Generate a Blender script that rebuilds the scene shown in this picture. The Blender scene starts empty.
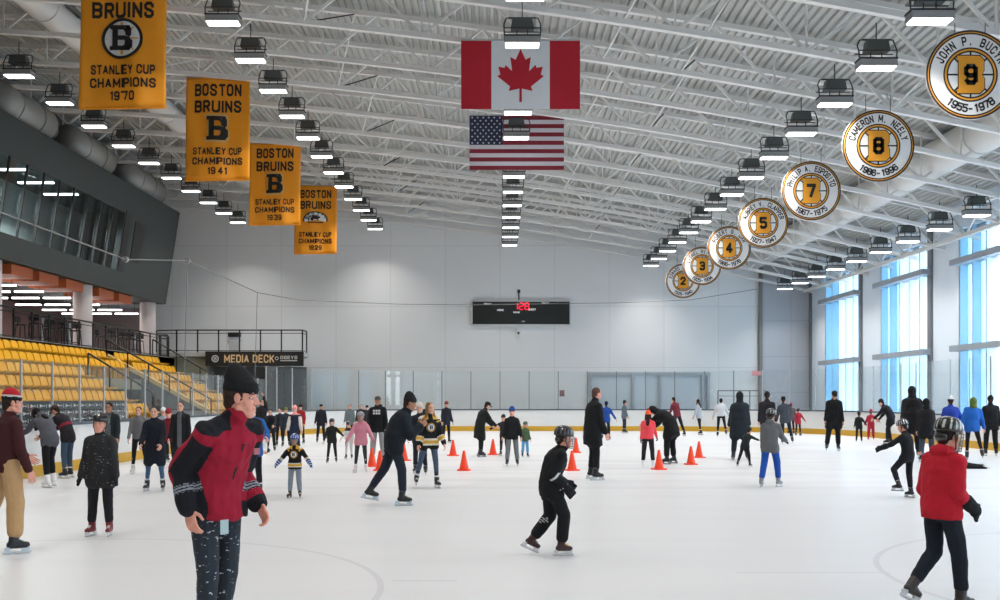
LAMP_W = 72; SKY = 9.0; EXPO = 0.0
import bpy, bmesh, math, random
from mathutils import Vector, Matrix, noise
R = math.radians
random.seed(7)
SC = bpy.context.scene
COL = SC.collection
F = 1000.0; HZ = 398.0; CH = 1.70          # focal length in pixels, horizon row, camera height

# ------------------------------------------------------------------ materials
MATS = {}
def mat(name, col, rough=0.7, metal=0.0, emit=0.0, bump=0.0, bscale=60.0, var=0.0, spec=0.5, coat=0.0, vscale=4.0):
    if name in MATS: return MATS[name]
    m = bpy.data.materials.new(name); m.use_nodes = True
    nt = m.node_tree; b = nt.nodes['Principled BSDF']
    c = tuple(col) + (1.0,)
    b.inputs['Base Color'].default_value = c
    b.inputs['Roughness'].default_value = rough
    b.inputs['Metallic'].default_value = metal
    b.inputs['Specular IOR Level'].default_value = spec
    b.inputs['Coat Weight'].default_value = coat
    if emit:
        b.inputs['Emission Color'].default_value = c; b.inputs['Emission Strength'].default_value = emit
    if bump or var:
        tc = nt.nodes.new('ShaderNodeTexCoord')
        if var:
            n = nt.nodes.new('ShaderNodeTexNoise'); n.inputs['Scale'].default_value = vscale; n.inputs['Detail'].default_value = 5
            nt.links.new(tc.outputs['Object'], n.inputs['Vector'])
            mx = nt.nodes.new('ShaderNodeMixRGB'); mx.blend_type = 'MULTIPLY'; mx.inputs['Fac'].default_value = 1
            rp = nt.nodes.new('ShaderNodeMapRange')
            rp.inputs['To Min'].default_value = 1 - var; rp.inputs['To Max'].default_value = 1 + var
            nt.links.new(n.outputs['Fac'], rp.inputs['Value'])
            mx.inputs['Color1'].default_value = c
            nt.links.new(rp.outputs['Result'], mx.inputs['Color2'])
            nt.links.new(mx.outputs['Color'], b.inputs['Base Color'])
        if bump:
            n2 = nt.nodes.new('ShaderNodeTexNoise'); n2.inputs['Scale'].default_value = bscale; n2.inputs['Detail'].default_value = 3
            nt.links.new(tc.outputs['Object'], n2.inputs['Vector'])
            bp = nt.nodes.new('ShaderNodeBump'); bp.inputs['Strength'].default_value = bump; bp.inputs['Distance'].default_value = 0.01
            nt.links.new(n2.outputs['Fac'], bp.inputs['Height'])
            nt.links.new(bp.outputs['Normal'], b.inputs['Normal'])
    MATS[name] = m
    return m
def srgb(r, g, b):
    f = lambda v: (v/255/12.92) if v/255 <= 0.04045 else ((v/255+0.055)/1.055)**2.4
    return (f(r), f(g), f(b))
def fab(r, g, b, rough=0.85):
    return mat('fabric_%d_%d_%d' % (r, g, b), srgb(r, g, b), rough, bump=0.35, bscale=35, var=0.12, vscale=9, spec=0.25)
def glassmat(name, tint=(1, 1, 1), refl=1.0, haze=0.0, hazecol=(.8, .88, .95)):
    if name in MATS: return MATS[name]
    m = bpy.data.materials.new(name); m.use_nodes = True
    nt = m.node_tree; nt.nodes.clear()
    o = nt.nodes.new('ShaderNodeOutputMaterial')
    t = nt.nodes.new('ShaderNodeBsdfTransparent'); t.inputs['Color'].default_value = tuple(tint) + (1,)
    g = nt.nodes.new('ShaderNodeBsdfGlossy'); g.inputs['Roughness'].default_value = 0.02
    ge = nt.nodes.new('ShaderNodeNewGeometry'); dt = nt.nodes.new('ShaderNodeVectorMath'); dt.operation = 'DOT_PRODUCT'
    nt.links.new(ge.outputs['Normal'], dt.inputs[0]); nt.links.new(ge.outputs['Incoming'], dt.inputs[1])
    def mth(op, a, b):
        q = nt.nodes.new('ShaderNodeMath'); q.operation = op
        for i, v in enumerate((a, b)):
            if isinstance(v, (int, float)): q.inputs[i].default_value = v
            else: nt.links.new(v, q.inputs[i])
        q.use_clamp = op != 'ABSOLUTE'; return q
    ab = mth('ABSOLUTE', dt.outputs['Value'], 0); om = mth('SUBTRACT', 1.0, ab.outputs[0]); p5 = mth('POWER', om.outputs[0], 5.0)
    sc = mth('MULTIPLY', p5.outputs[0], .96); fr = mth('ADD', sc.outputs[0], .04)
    ml = mth('MULTIPLY', fr.outputs[0], refl)
    mx = nt.nodes.new('ShaderNodeMixShader')
    nt.links.new(ml.outputs[0], mx.inputs[0]); nt.links.new(t.outputs[0], mx.inputs[1]); nt.links.new(g.outputs[0], mx.inputs[2])
    last = mx
    if haze:
        d = nt.nodes.new('ShaderNodeBsdfDiffuse'); d.inputs['Color'].default_value = tuple(hazecol) + (1,)
        tr = nt.nodes.new('ShaderNodeBsdfTranslucent'); tr.inputs['Color'].default_value = tuple(hazecol) + (1,)
        ad = nt.nodes.new('ShaderNodeMixShader'); ad.inputs[0].default_value = .5
        nt.links.new(d.outputs[0], ad.inputs[1]); nt.links.new(tr.outputs[0], ad.inputs[2])
        m2 = nt.nodes.new('ShaderNodeMixShader'); m2.inputs[0].default_value = haze
        nt.links.new(mx.outputs[0], m2.inputs[1]); nt.links.new(ad.outputs[0], m2.inputs[2]); last = m2
    nt.links.new(last.outputs[0], o.inputs['Surface'])
    MATS[name] = m
    return m

# ------------------------------------------------------------------ mesh builder
class MB:
    def __init__(s): s.v = []; s.f = []; s.m = []; s.cm = 0
    def add(s, vs, fs):
        n = len(s.v); s.v += [tuple(p) for p in vs]
        for f in fs: s.f.append(tuple(n + i for i in f)); s.m.append(s.cm)
        return s
    def box(s, x0, x1, y0, y1, z0, z1):
        vs = [(x, y, z) for z in (z0, z1) for y in (y0, y1) for x in (x0, x1)]
        return s.add(vs, [(0, 2, 3, 1), (4, 5, 7, 6), (0, 1, 5, 4), (2, 6, 7, 3), (0, 4, 6, 2), (1, 3, 7, 5)])
    def hexa(s, b, t):
        vs = list(b) + list(t)
        return s.add(vs, [(3, 2, 1, 0), (4, 5, 6, 7), (0, 1, 5, 4), (1, 2, 6, 5), (2, 3, 7, 6), (3, 0, 4, 7)])
    def beam(s, p0, p1, w, h=None, up=(0, 0, 1)):
        h = h or w; p0 = Vector(p0); p1 = Vector(p1); d = (p1 - p0).normalized(); up = Vector(up)
        if abs(d.dot(up)) > .98: up = Vector((0, 1, 0))
        a = d.cross(up).normalized() * w / 2; b = a.cross(d).normalized() * h / 2
        return s.hexa([p0 - a - b, p0 + a - b, p0 + a + b, p0 - a + b], [p1 - a - b, p1 + a - b, p1 + a + b, p1 - a + b])
    def cyl(s, p0, p1, r0, r1=None, n=12, cap=True):
        r1 = r0 if r1 is None else r1; p0 = Vector(p0); p1 = Vector(p1); d = (p1 - p0).normalized()
        up = Vector((0, 0, 1)) if abs(d.z) < .95 else Vector((0, 1, 0))
        a = d.cross(up).normalized(); b = d.cross(a).normalized(); vs = []
        for p, r in ((p0, r0), (p1, r1)):
            for i in range(n):
                t = 2 * math.pi * i / n; vs.append(p + a * math.cos(t) * r + b * math.sin(t) * r)
        fs = [(i, (i + 1) % n, n + (i + 1) % n, n + i) for i in range(n)]
        if cap: fs += [tuple(range(n))[::-1], tuple(range(n, 2 * n))]
        return s.add(vs, fs)
    def tube(s, pts, r, n=8):
        pts = [Vector(p) for p in pts]; N = len(pts); vs = []; prev = None
        for k, p in enumerate(pts):
            d = (pts[min(k + 1, N - 1)] - pts[max(k - 1, 0)]).normalized()
            up = prev if prev is not None else (Vector((0, 0, 1)) if abs(d.z) < .9 else Vector((0, 1, 0)))
            a = d.cross(up).normalized(); b = a.cross(d).normalized(); prev = b
            rr = r[k] if isinstance(r, (list, tuple)) else r
            for i in range(n):
                t = 2 * math.pi * i / n; vs.append(p + a * math.cos(t) * rr + b * math.sin(t) * rr)
        fs = [(k * n + i, k * n + (i + 1) % n, (k + 1) * n + (i + 1) % n, (k + 1) * n + i) for k in range(N - 1) for i in range(n)]
        fs += [tuple(range(n))[::-1], tuple(range((N - 1) * n, N * n))]
        return s.add(vs, fs)
    def prism(s, poly, y0, y1, plane='xz'):
        n = len(poly)
        P = (lambda a, b, y: (a, y, b)) if plane == 'xz' else ((lambda a, b, y: (y, a, b)) if plane == 'yz' else (lambda a, b, y: (a, b, y)))
        vs = [P(a, b, y0) for a, b in poly] + [P(a, b, y1) for a, b in poly]
        return s.add(vs, [tuple(range(n)), tuple(range(n, 2 * n))[::-1]] + [(i, n + i, n + (i + 1) % n, (i + 1) % n) for i in range(n)])
    def lathe(s, prof, c=(0, 0, 0), n=20):
        vs = []; c = Vector(c)
        for r, z in prof:
            for i in range(n):
                t = 2 * math.pi * i / n; vs.append(c + Vector((r * math.cos(t), r * math.sin(t), z)))
        k = len(prof)
        fs = [(j * n + i, j * n + (i + 1) % n, (j + 1) * n + (i + 1) % n, (j + 1) * n + i) for j in range(k - 1) for i in range(n)]
        fs += [tuple(range(n))[::-1], tuple(range((k - 1) * n, k * n))]
        return s.add(vs, fs)
    def mesh(s, name, mats=None, smooth=False):
        me = bpy.data.meshes.new(name); me.from_pydata(s.v, [], s.f); me.update()
        for m in (mats if isinstance(mats, (list, tuple)) else [mats]):
            if m: me.materials.append(m)
        if any(s.m): me.polygons.foreach_set('material_index', s.m)
        bm = bmesh.new(); bm.from_mesh(me); bmesh.ops.recalc_face_normals(bm, faces=bm.faces); bm.to_mesh(me); bm.free()
        if smooth: me.polygons.foreach_set('use_smooth', [True] * len(me.polygons))
        return me
def link(name, me, parent=None, label=None):
    o = bpy.data.objects.new(name, me); COL.objects.link(o)
    if parent: o.parent = parent
    if label: o['label'] = label
    return o
def obj(name, mb, m, parent=None, smooth=False, label=None):
    return link(name, mb.mesh(name, m, smooth), parent, label)
def tag(o, label, cat, group=None, kind=None):
    if label: o['label'] = label
    if cat: o['category'] = cat
    if group: o['group'] = group
    if kind: o['kind'] = kind
    return o
def thing(name, label, cat, loc=(0, 0, 0), rz=0, group=None):
    o = bpy.data.objects.new(name, None); COL.objects.link(o)
    o.location = loc; o.rotation_euler = (0, 0, rz); o.empty_display_size = .1
    return tag(o, label, cat, group)
def struct(name, mb, m, parent=None, smooth=False):
    o = obj(name, mb, m, parent, smooth)
    if not parent: o['kind'] = 'structure'
    return o
KIDS = {}
def dup(root, loc=None, rz=None, label=None, group=None):
    r = root.copy(); COL.objects.link(r)
    if loc is not None: r.location = loc
    if rz is not None: r.rotation_euler = (0, 0, rz)
    if label: r['label'] = label
    if group: r['group'] = group
    if root.name not in KIDS:
        KIDS[root.name] = [(c, [g for g in bpy.data.objects if g.parent == c]) for c in bpy.data.objects if c.parent == root]
    for c, gs in KIDS[root.name]:
        k = c.copy(); COL.objects.link(k); k.parent = r
        for g in gs:
            d = g.copy(); COL.objects.link(d); d.parent = k
    return r
ORD = ['first', 'second', 'third', 'fourth', 'fifth', 'sixth', 'seventh', 'eighth', 'ninth', 'tenth', 'eleventh', 'twelfth', 'thirteenth', 'fourteenth', 'fifteenth', 'sixteenth', 'seventeenth', 'eighteenth', 'nineteenth', 'twentieth',
       'twenty-first', 'twenty-second', 'twenty-third', 'twenty-fourth', 'twenty-fifth', 'twenty-sixth', 'twenty-seventh', 'twenty-eighth', 'twenty-ninth', 'thirtieth', 'thirty-first', 'thirty-second', 'thirty-third', 'thirty-fourth', 'thirty-fifth', 'thirty-sixth', 'thirty-seventh', 'thirty-eighth', 'thirty-ninth', 'fortieth']

# block capitals drawn as strokes; returns (verts, faces) in the local x/y plane, centred, cap height .72 * size
STROKES = {
 'A': [[(0, 0), (2, 6), (4, 0)], [(.8, 1.9), (3.2, 1.9)]], 'B': [[(0, 0), (0, 6), (3, 6), (4, 5.2), (4, 3.9), (3, 3.1), (0, 3.1)], [(3, 3.1), (4, 2.3), (4, .8), (3, 0), (0, 0)]],
 'C': [[(4, 4.4), (4, 5), (3, 6), (1, 6), (0, 5), (0, 1), (1, 0), (3, 0), (4, 1), (4, 1.6)]], 'D': [[(0, 0), (0, 6), (2.8, 6), (4, 4.9), (4, 1.1), (2.8, 0), (0, 0)]],
 'E': [[(3.6, 6), (0, 6), (0, 0), (3.6, 0)], [(0, 3.1), (3, 3.1)]], 'F': [[(3.6, 6), (0, 6), (0, 0)], [(0, 3.1), (3, 3.1)]], 'G': [[(4, 4.5), (4, 5), (3, 6), (1, 6), (0, 5), (0, 1), (1, 0), (3, 0), (4, 1), (4, 2.8), (2.3, 2.8)]],
 'H': [[(0, 0), (0, 6)], [(4, 0), (4, 6)], [(0, 3), (4, 3)]], 'I': [[(0, 0), (0, 6)]], 'J': [[(3.4, 6), (3.4, 1), (2.6, 0), (.9, 0), (0, 1), (0, 1.8)]], 'K': [[(0, 0), (0, 6)], [(4, 6), (.2, 2.5)], [(1.4, 3.5), (4, 0)]],
 'L': [[(0, 6), (0, 0), (3.4, 0)]], 'M': [[(0, 0), (0, 6), (2.5, 1.4), (5, 6), (5, 0)]], 'N': [[(0, 0), (0, 6), (4, 0), (4, 6)]], 'O': [[(1, 0), (3, 0), (4, 1), (4, 5), (3, 6), (1, 6), (0, 5), (0, 1), (1, 0)]],
 'P': [[(0, 0), (0, 6), (3, 6), (4, 5.1), (4, 3.6), (3, 2.7), (0, 2.7)]], 'R': [[(0, 0), (0, 6), (3, 6), (4, 5.1), (4, 3.8), (3, 2.9), (0, 2.9)], [(2.2, 2.9), (4, 0)]],
 'S': [[(4, 4.6), (4, 5.1), (3, 6), (1, 6), (0, 5.1), (0, 4.1), (1, 3.3), (3, 2.7), (4, 1.9), (4, .9), (3, 0), (1, 0), (0, .9), (0, 1.5)]], 'T': [[(0, 6), (4, 6)], [(2, 6), (2, 0)]], 'U': [[(0, 6), (0, 1), (1, 0), (3, 0), (4, 1), (4, 6)]],
 'V': [[(0, 6), (2, 0), (4, 6)]], 'W': [[(0, 6), (1.3, 0), (2.6, 5), (3.9, 0), (5.2, 6)]], 'Y': [[(0, 6), (2, 2.8), (4, 6)], [(2, 2.8), (2, 0)]], 'Z': [[(0, 6), (4, 6), (0, 0), (4, 0)]], 'X': [[(0, 6), (4, 0)], [(0, 0), (4, 6)]],
 '.': [[(0, -.1), (0, .3)]], '-': [[(0, 2.6), (2.4, 2.6)]], '0': [[(1, 0), (3, 0), (4, 1), (4, 5), (3, 6), (1, 6), (0, 5), (0, 1), (1, 0)]], '1': [[(0, 4.8), (1.4, 6), (1.4, 0)]],
 '2': [[(0, 4.6), (0, 5.1), (1, 6), (3, 6), (4, 5.1), (4, 4), (0, 0), (4, 0)]], '3': [[(0, 4.9), (1, 6), (3, 6), (4, 5.2), (4, 3.9), (3, 3.1), (1.4, 3.1)], [(3, 3.1), (4, 2.3), (4, .9), (3, 0), (1, 0), (0, 1.1)]], '4': [[(3, 0), (3, 6), (0, 1.8), (4.4, 1.8)]],
 '5': [[(3.8, 6), (.2, 6), (0, 3.4), (3, 3.6), (4, 2.7), (4, .9), (3, 0), (1, 0), (0, 1)]], '6': [[(4, 4.9), (3, 6), (1, 6), (0, 5), (0, 1), (1, 0), (3, 0), (4, 1), (4, 2.6), (3, 3.4), (1, 3.4), (0, 2.6)]], '7': [[(0, 6), (4, 6), (1.6, 0)]],
 '8': [[(1, 3.2), (0, 4), (0, 5.2), (1, 6), (3, 6), (4, 5.2), (4, 4), (3, 3.2), (1, 3.2), (0, 2.3), (0, .9), (1, 0), (3, 0), (4, .9), (4, 2.3), (3, 3.2)]], '9': [[(0, 1.1), (1, 0), (3, 0), (4, 1), (4, 5), (3, 6), (1, 6), (0, 5), (0, 3.5), (1, 2.6), (3, 2.6), (4, 3.5)]]}
def glyphs(txt, size=1.0, bold=0.03, sx=1.0, extrude=0.0, spacing=1.0):
    sw = 1.0 + bold * 10; k = .72 * size / (6 + sw); x = 0; vs = []; fs = []
    for ch in txt:
        if ch not in STROKES: x += 3.2; continue
        st = STROKES[ch]; wch = max(p[0] for l in st for p in l)
        for l in st:
            for (ax, ay), (bx, by) in zip(l[:-1], l[1:]):
                d = Vector((bx - ax, by - ay)); d.normalize(); e = d * sw * .42; n = Vector((-d.y, d.x)) * sw * .5
                if l[0] != (ax, ay) or True: a = Vector((ax, ay)) - e; b = Vector((bx, by)) + e
                if abs(d.x) > .05 and abs(d.y) > .05: a = Vector((ax, ay)) - e * .35; b = Vector((bx, by)) + e * .35
                i = len(vs); vs += [a + n, b + n, b - n, a - n]; fs.append((i, i + 1, i + 2, i + 3))
                for q in range(i, i + 4): vs[q] = Vector((min(max(vs[q].x, -sw / 2), wch + sw / 2) + x, min(max(vs[q].y, -sw / 2), 6 + sw / 2), 0))
        x += wch + sw + 1.0
    W = x - sw - 1.0
    return [Vector(((v.x - W / 2) * k * sx, (v.y + sw / 2) * k, 0)) for v in vs], fs
def text_fit(mb, txt, cx, cz, w, h, y, bold=.02, conv=None, spacing=1.0):
    """text centred at (cx, cz) of total width w and height h on a vertical plane at y, facing the camera"""
    vs, fs = glyphs(txt, 1.0, bold, 1.0, 0.0, spacing)
    x0 = min(v.x for v in vs); x1 = max(v.x for v in vs); y0 = min(v.y for v in vs); y1 = max(v.y for v in vs)
    out = []
    for v in vs:
        a = (v.x - (x0 + x1) / 2) / (x1 - x0) * w + cx; b = (v.y - (y0 + y1) / 2) / (y1 - y0) * h + cz
        out.append(conv(a, b) if conv else (a, y, b))
    mb.add(out, fs)
def arc_text(mb, txt, r, a_mid, step, h, y, bottom=False, bold=.03, cw=.62):
    n = len(txt)
    for i, ch in enumerate(txt):
        if ch == ' ': continue
        vs, fs = glyphs(ch, 1.0, bold)
        y0 = 0.0; k = h / .72
        if bottom: a = a_mid + (i - (n - 1) / 2) * step; rot = a + math.pi / 2
        else: a = a_mid - (i - (n - 1) / 2) * step; rot = a - math.pi / 2
        out = []
        for v in vs:
            lx = v.x * k * cw / .62; ly = (v.y - .36) * k
            px = math.cos(a) * r + lx * math.cos(rot) - ly * math.sin(rot)
            pz = math.sin(a) * r + lx * math.sin(rot) + ly * math.cos(rot)
            out.append((px, y, pz))
        mb.add(out, fs)
def disc(mb, r0, r1, y, n=48, cx=0, cz=0):
    vs = []
    for i in range(n):
        t = 2 * math.pi * i / n
        vs += [(cx + r0 * math.cos(t), y, cz + r0 * math.sin(t)), (cx + r1 * math.cos(t), y, cz + r1 * math.sin(t))]
    mb.add(vs, [(2 * i, 2 * i + 1, 2 * ((i + 1) % n) + 1, 2 * ((i + 1) % n)) for i in range(n)])
# ================================================================== PEOPLE
def Rx(a): return Matrix.Rotation(R(a), 3, 'X')
def Ry(a): return Matrix.Rotation(R(a), 3, 'Y')
def Rz(a): return Matrix.Rotation(R(a), 3, 'Z')
V = Vector
def frame_of(d):
    d = d.normalized(); up = V((0, 0, 1)) if abs(d.z) < .9 else V((0, 1, 0))
    a = d.cross(up).normalized(); return a, d.cross(a).normalized()
def capsule(mb, p0, p1, r0, r1=None, n=12, fx=1.0, ax=None):
    """rounded tapered limb; fx flattens the section along the second axis, ax gives the first"""
    r1 = r0 if r1 is None else r1; p0 = V(p0); p1 = V(p1)
    if (p1 - p0).length < 1e-5: p1 = p0 + V((0, 0, 1e-3))
    d = (p1 - p0).normalized()
    if ax is not None:
        a = V(ax); a = (a - d * a.dot(d)).normalized(); b = d.cross(a).normalized()
    else: a, b = frame_of(d)
    secs = []
    for t in (-90, -60, -25): secs.append((p0 + d * r0 * math.sin(R(t)) * .95, max(r0 * math.cos(R(t)), r0 * .05)))
    secs.append((p0, r0)); secs.append(((p0 + p1) / 2, (r0 + r1) / 2)); secs.append((p1, r1))
    for t in (25, 60, 90): secs.append((p1 + d * r1 * math.sin(R(t)) * .95, max(r1 * math.cos(R(t)), r1 * .05)))
    rings(mb, [(c, a * r, b * r * fx) for c, r in secs], n)
def rings(mb, secs, n=16):
    vs = []
    for c, A, B in secs:
        for i in range(n):
            t = 2 * math.pi * i / n; vs.append(c + A * math.cos(t) + B * math.sin(t))
    k = len(secs)
    fs = [(j * n + i, j * n + (i + 1) % n, (j + 1) * n + (i + 1) % n, (j + 1) * n + i) for j in range(k - 1) for i in range(n)]
    fs += [tuple(range(n))[::-1], tuple(range((k - 1) * n, k * n))]
    mb.add(vs, fs)
def ell(mb, c, M, rx, ry, rz, n=14, m=8):
    """ellipsoid with axes given by the columns of M"""
    c = V(c); secs = []
    for j in range(m + 1):
        t = -90 + 180 * j / m; t = max(-86, min(86, t))
        k = math.cos(R(t)); secs.append((c + M @ V((0, 0, rz * math.sin(R(t)))), M @ V((rx * k, 0, 0)), M @ V((0, ry * k, 0))))
    rings(mb, secs, n)
_tmpcount = [0]
def remesh(mb, voxel, smooth=2, amp=0.0, freq=9.0, seed=0.0):
    """one continuous skin over overlapping shapes; returns (verts, faces)"""
    me = mb.mesh('tmp', None)
    o = bpy.data.objects.new('tmp', me); COL.objects.link(o)
    md = o.modifiers.new('r', 'REMESH'); md.mode = 'VOXEL'; md.voxel_size = voxel; md.use_smooth_shade = True
    if smooth:
        s = o.modifiers.new('s', 'SMOOTH'); s.factor = .5; s.iterations = smooth
    dg = bpy.context.evaluated_depsgraph_get(); dg.update()
    ev = o.evaluated_get(dg); m2 = bpy.data.meshes.new_from_object(ev)
    n = len(m2.vertices); import array
    vs = [v.co.copy() for v in m2.vertices]
    if amp:
        for v in m2.vertices:
            c = v.co; q = V((c.x * freq, c.y * freq, c.z * freq * .62 + seed))
            k = noise.noise(q) + .5 * noise.noise(q * 2.3)
            vs[v.index] = c + v.normal * (k * amp)
    fs = [tuple(p.vertices) for p in m2.polygons]
    bpy.data.objects.remove(o); bpy.data.meshes.remove(me); bpy.data.meshes.remove(m2)
    return vs, fs
def mk(name, vf_list, mats, paint=None, parent=None, label=None):
    vs = []; fs = []
    for v, f in vf_list:
        n = len(vs); vs += v; fs += [tuple(n + i for i in q) for q in f]
    me = bpy.data.meshes.new(name); me.from_pydata([tuple(v) for v in vs], [], fs); me.update()
    mats = mats if isinstance(mats, (list, tuple)) else [mats]
    for m in mats: me.materials.append(m)
    if paint:
        idx = []
        for q in fs:
            c = V((0, 0, 0))
            for i in q: c += vs[i]
            idx.append(paint(c / len(q)))
        me.polygons.foreach_set('material_index', idx)
    me.polygons.foreach_set('use_smooth', [True] * len(fs))
    return link(name, me, parent, label)
def segt(c, a, b):
    d = b - a; t = (c - a).dot(d) / d.length_squared; return t, (c - a - d * max(0, min(1, t))).length
SKIN = {'fair': srgb(214, 162, 140), 'pink': srgb(222, 158, 138), 'tan': srgb(176, 124, 98), 'brown': srgb(120, 80, 60)}
def skinmat(k): return mat('skin_' + k, SKIN[k], .5, var=.06, vscale=20, spec=.4)

def skeleton(p, kf):
    J = {}; hs = 1 + .26 * kf; sp = p.get('slump', 0)
    T1 = Rz(p.get('twist', 0) * .4) @ Ry(p.get('roll', 0) * .5) @ Rx(-p['lean'] * .55)
    T2 = Rz(p.get('twist', 0)) @ Ry(p.get('roll', 0)) @ Rx(-p['lean'] - p.get('hunch', 0))
    P = V((0, 0, 0)); J['P'] = P; J['T1'] = T1; J['T2'] = T2
    J['sp'] = P + T1 @ V((0, 0, .21)); J['ch'] = J['sp'] + T2 @ V((0, 0, .19)); J['nk'] = J['ch'] + T2 @ V((0, 0, .11))
    HB = Rz(p.get('hy', 0) * -1) @ Ry(p.get('hroll', 0)) @ Rx(-p.get('hp', 0)); J['HB'] = HB
    J['hc'] = J['nk'] + (T2 @ V((0, .005, .03)) + HB @ V((0, .02, .115 * hs)))
    for s, k in ((1, 'R'), (-1, 'L')):
        J['sh' + k] = J['ch'] + T2 @ V((s * (.164 - .01 * kf - .03 * sp), .02 * sp, .026 - .03 * sp))
        f, a, e, i = p['arm' + k]
        A = Ry(-s * a) @ Rx(f); E = A @ Rz(s * i) @ Rx(e)
        J['el' + k] = J['sh' + k] + A @ V((0, 0, -.29)); J['wr' + k] = J['el' + k] + E @ V((0, 0, -.25)); J['E' + k] = E
        f, a, kn = p['leg' + k][:3]; toe = p['leg' + k][3] if len(p['leg' + k]) > 3 else 8
        J['hp' + k] = P + Ry(p.get('roll', 0) * .2) @ V((s * .092, 0, -.02))
        A = Ry(-s * a) @ Rx(f); B = A @ Rx(-kn)
        J['kn' + k] = J['hp' + k] + A @ V((0, 0, -.43)); J['an' + k] = J['kn' + k] + B @ V((0, 0, -.40))
        fp = p['leg' + k][4] if len(p['leg' + k]) > 4 else 0
        J['FB' + k] = Rz(-s * toe) @ Ry(-s * a * .5) @ Rx(-fp)
    z = min((J['an' + k] + J['FB' + k] @ V((0, y, -.165))).z for k in 'LR' for y in (-.12, .16))
    J['ground'] = z; J['hs'] = hs
    return J

def hand(mb, J, k, s, curl=25, inflate=1.0, S=1.0):
    E = J['E' + k]; side = 1 if k == 'R' else -1
    W = J['wr' + k]; d = E @ V((0, 0, -1)); n = E @ V((-side, 0, 0)); t = E @ V((0, 1, 0))       # along, palm side, thumb side
    i = inflate
    p0 = W; p1 = W + d * .085
    rings(mb, [(p0 - d * .02, t * .027 * i, n * .022 * i), (p0 + d * .01, t * .030 * i, n * .018 * i), (p0 + d * .045, t * .042 * i, n * .016 * i), (p1, t * .042 * i, n * .014 * i), (p1 + d * .012, t * .036 * i, n * .009 * i)], 12)
    for j, (o, L) in enumerate(((.031, .072), (.011, .080), (-.010, .075), (-.030, .058))):
        q = p1 + t * o - d * .004; ang = curl * (.8 + .12 * j); r = .0088 * i
        dd = d + t * o * 1.2
        for seg, fr in enumerate((.42, .33, .25)):
            a = R(ang * (seg + .6)); di = (dd.normalized() * math.cos(a) + n * math.sin(a)).normalized()
            q2 = q + di * L * fr * 1.05; capsule(mb, q, q2, r, r * .93, 8); q = q2; r *= .93
    q = p0 + d * .02 + t * .030; q2 = q + (d * .6 + t * .6 + n * .35).normalized() * .042; q3 = q2 + (d * .9 + t * .15 + n * .4).normalized() * .032
    capsule(mb, q, q2, .0125 * i, .0105 * i, 8); capsule(mb, q2, q3, .0105 * i, .009 * i, 8)

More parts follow.
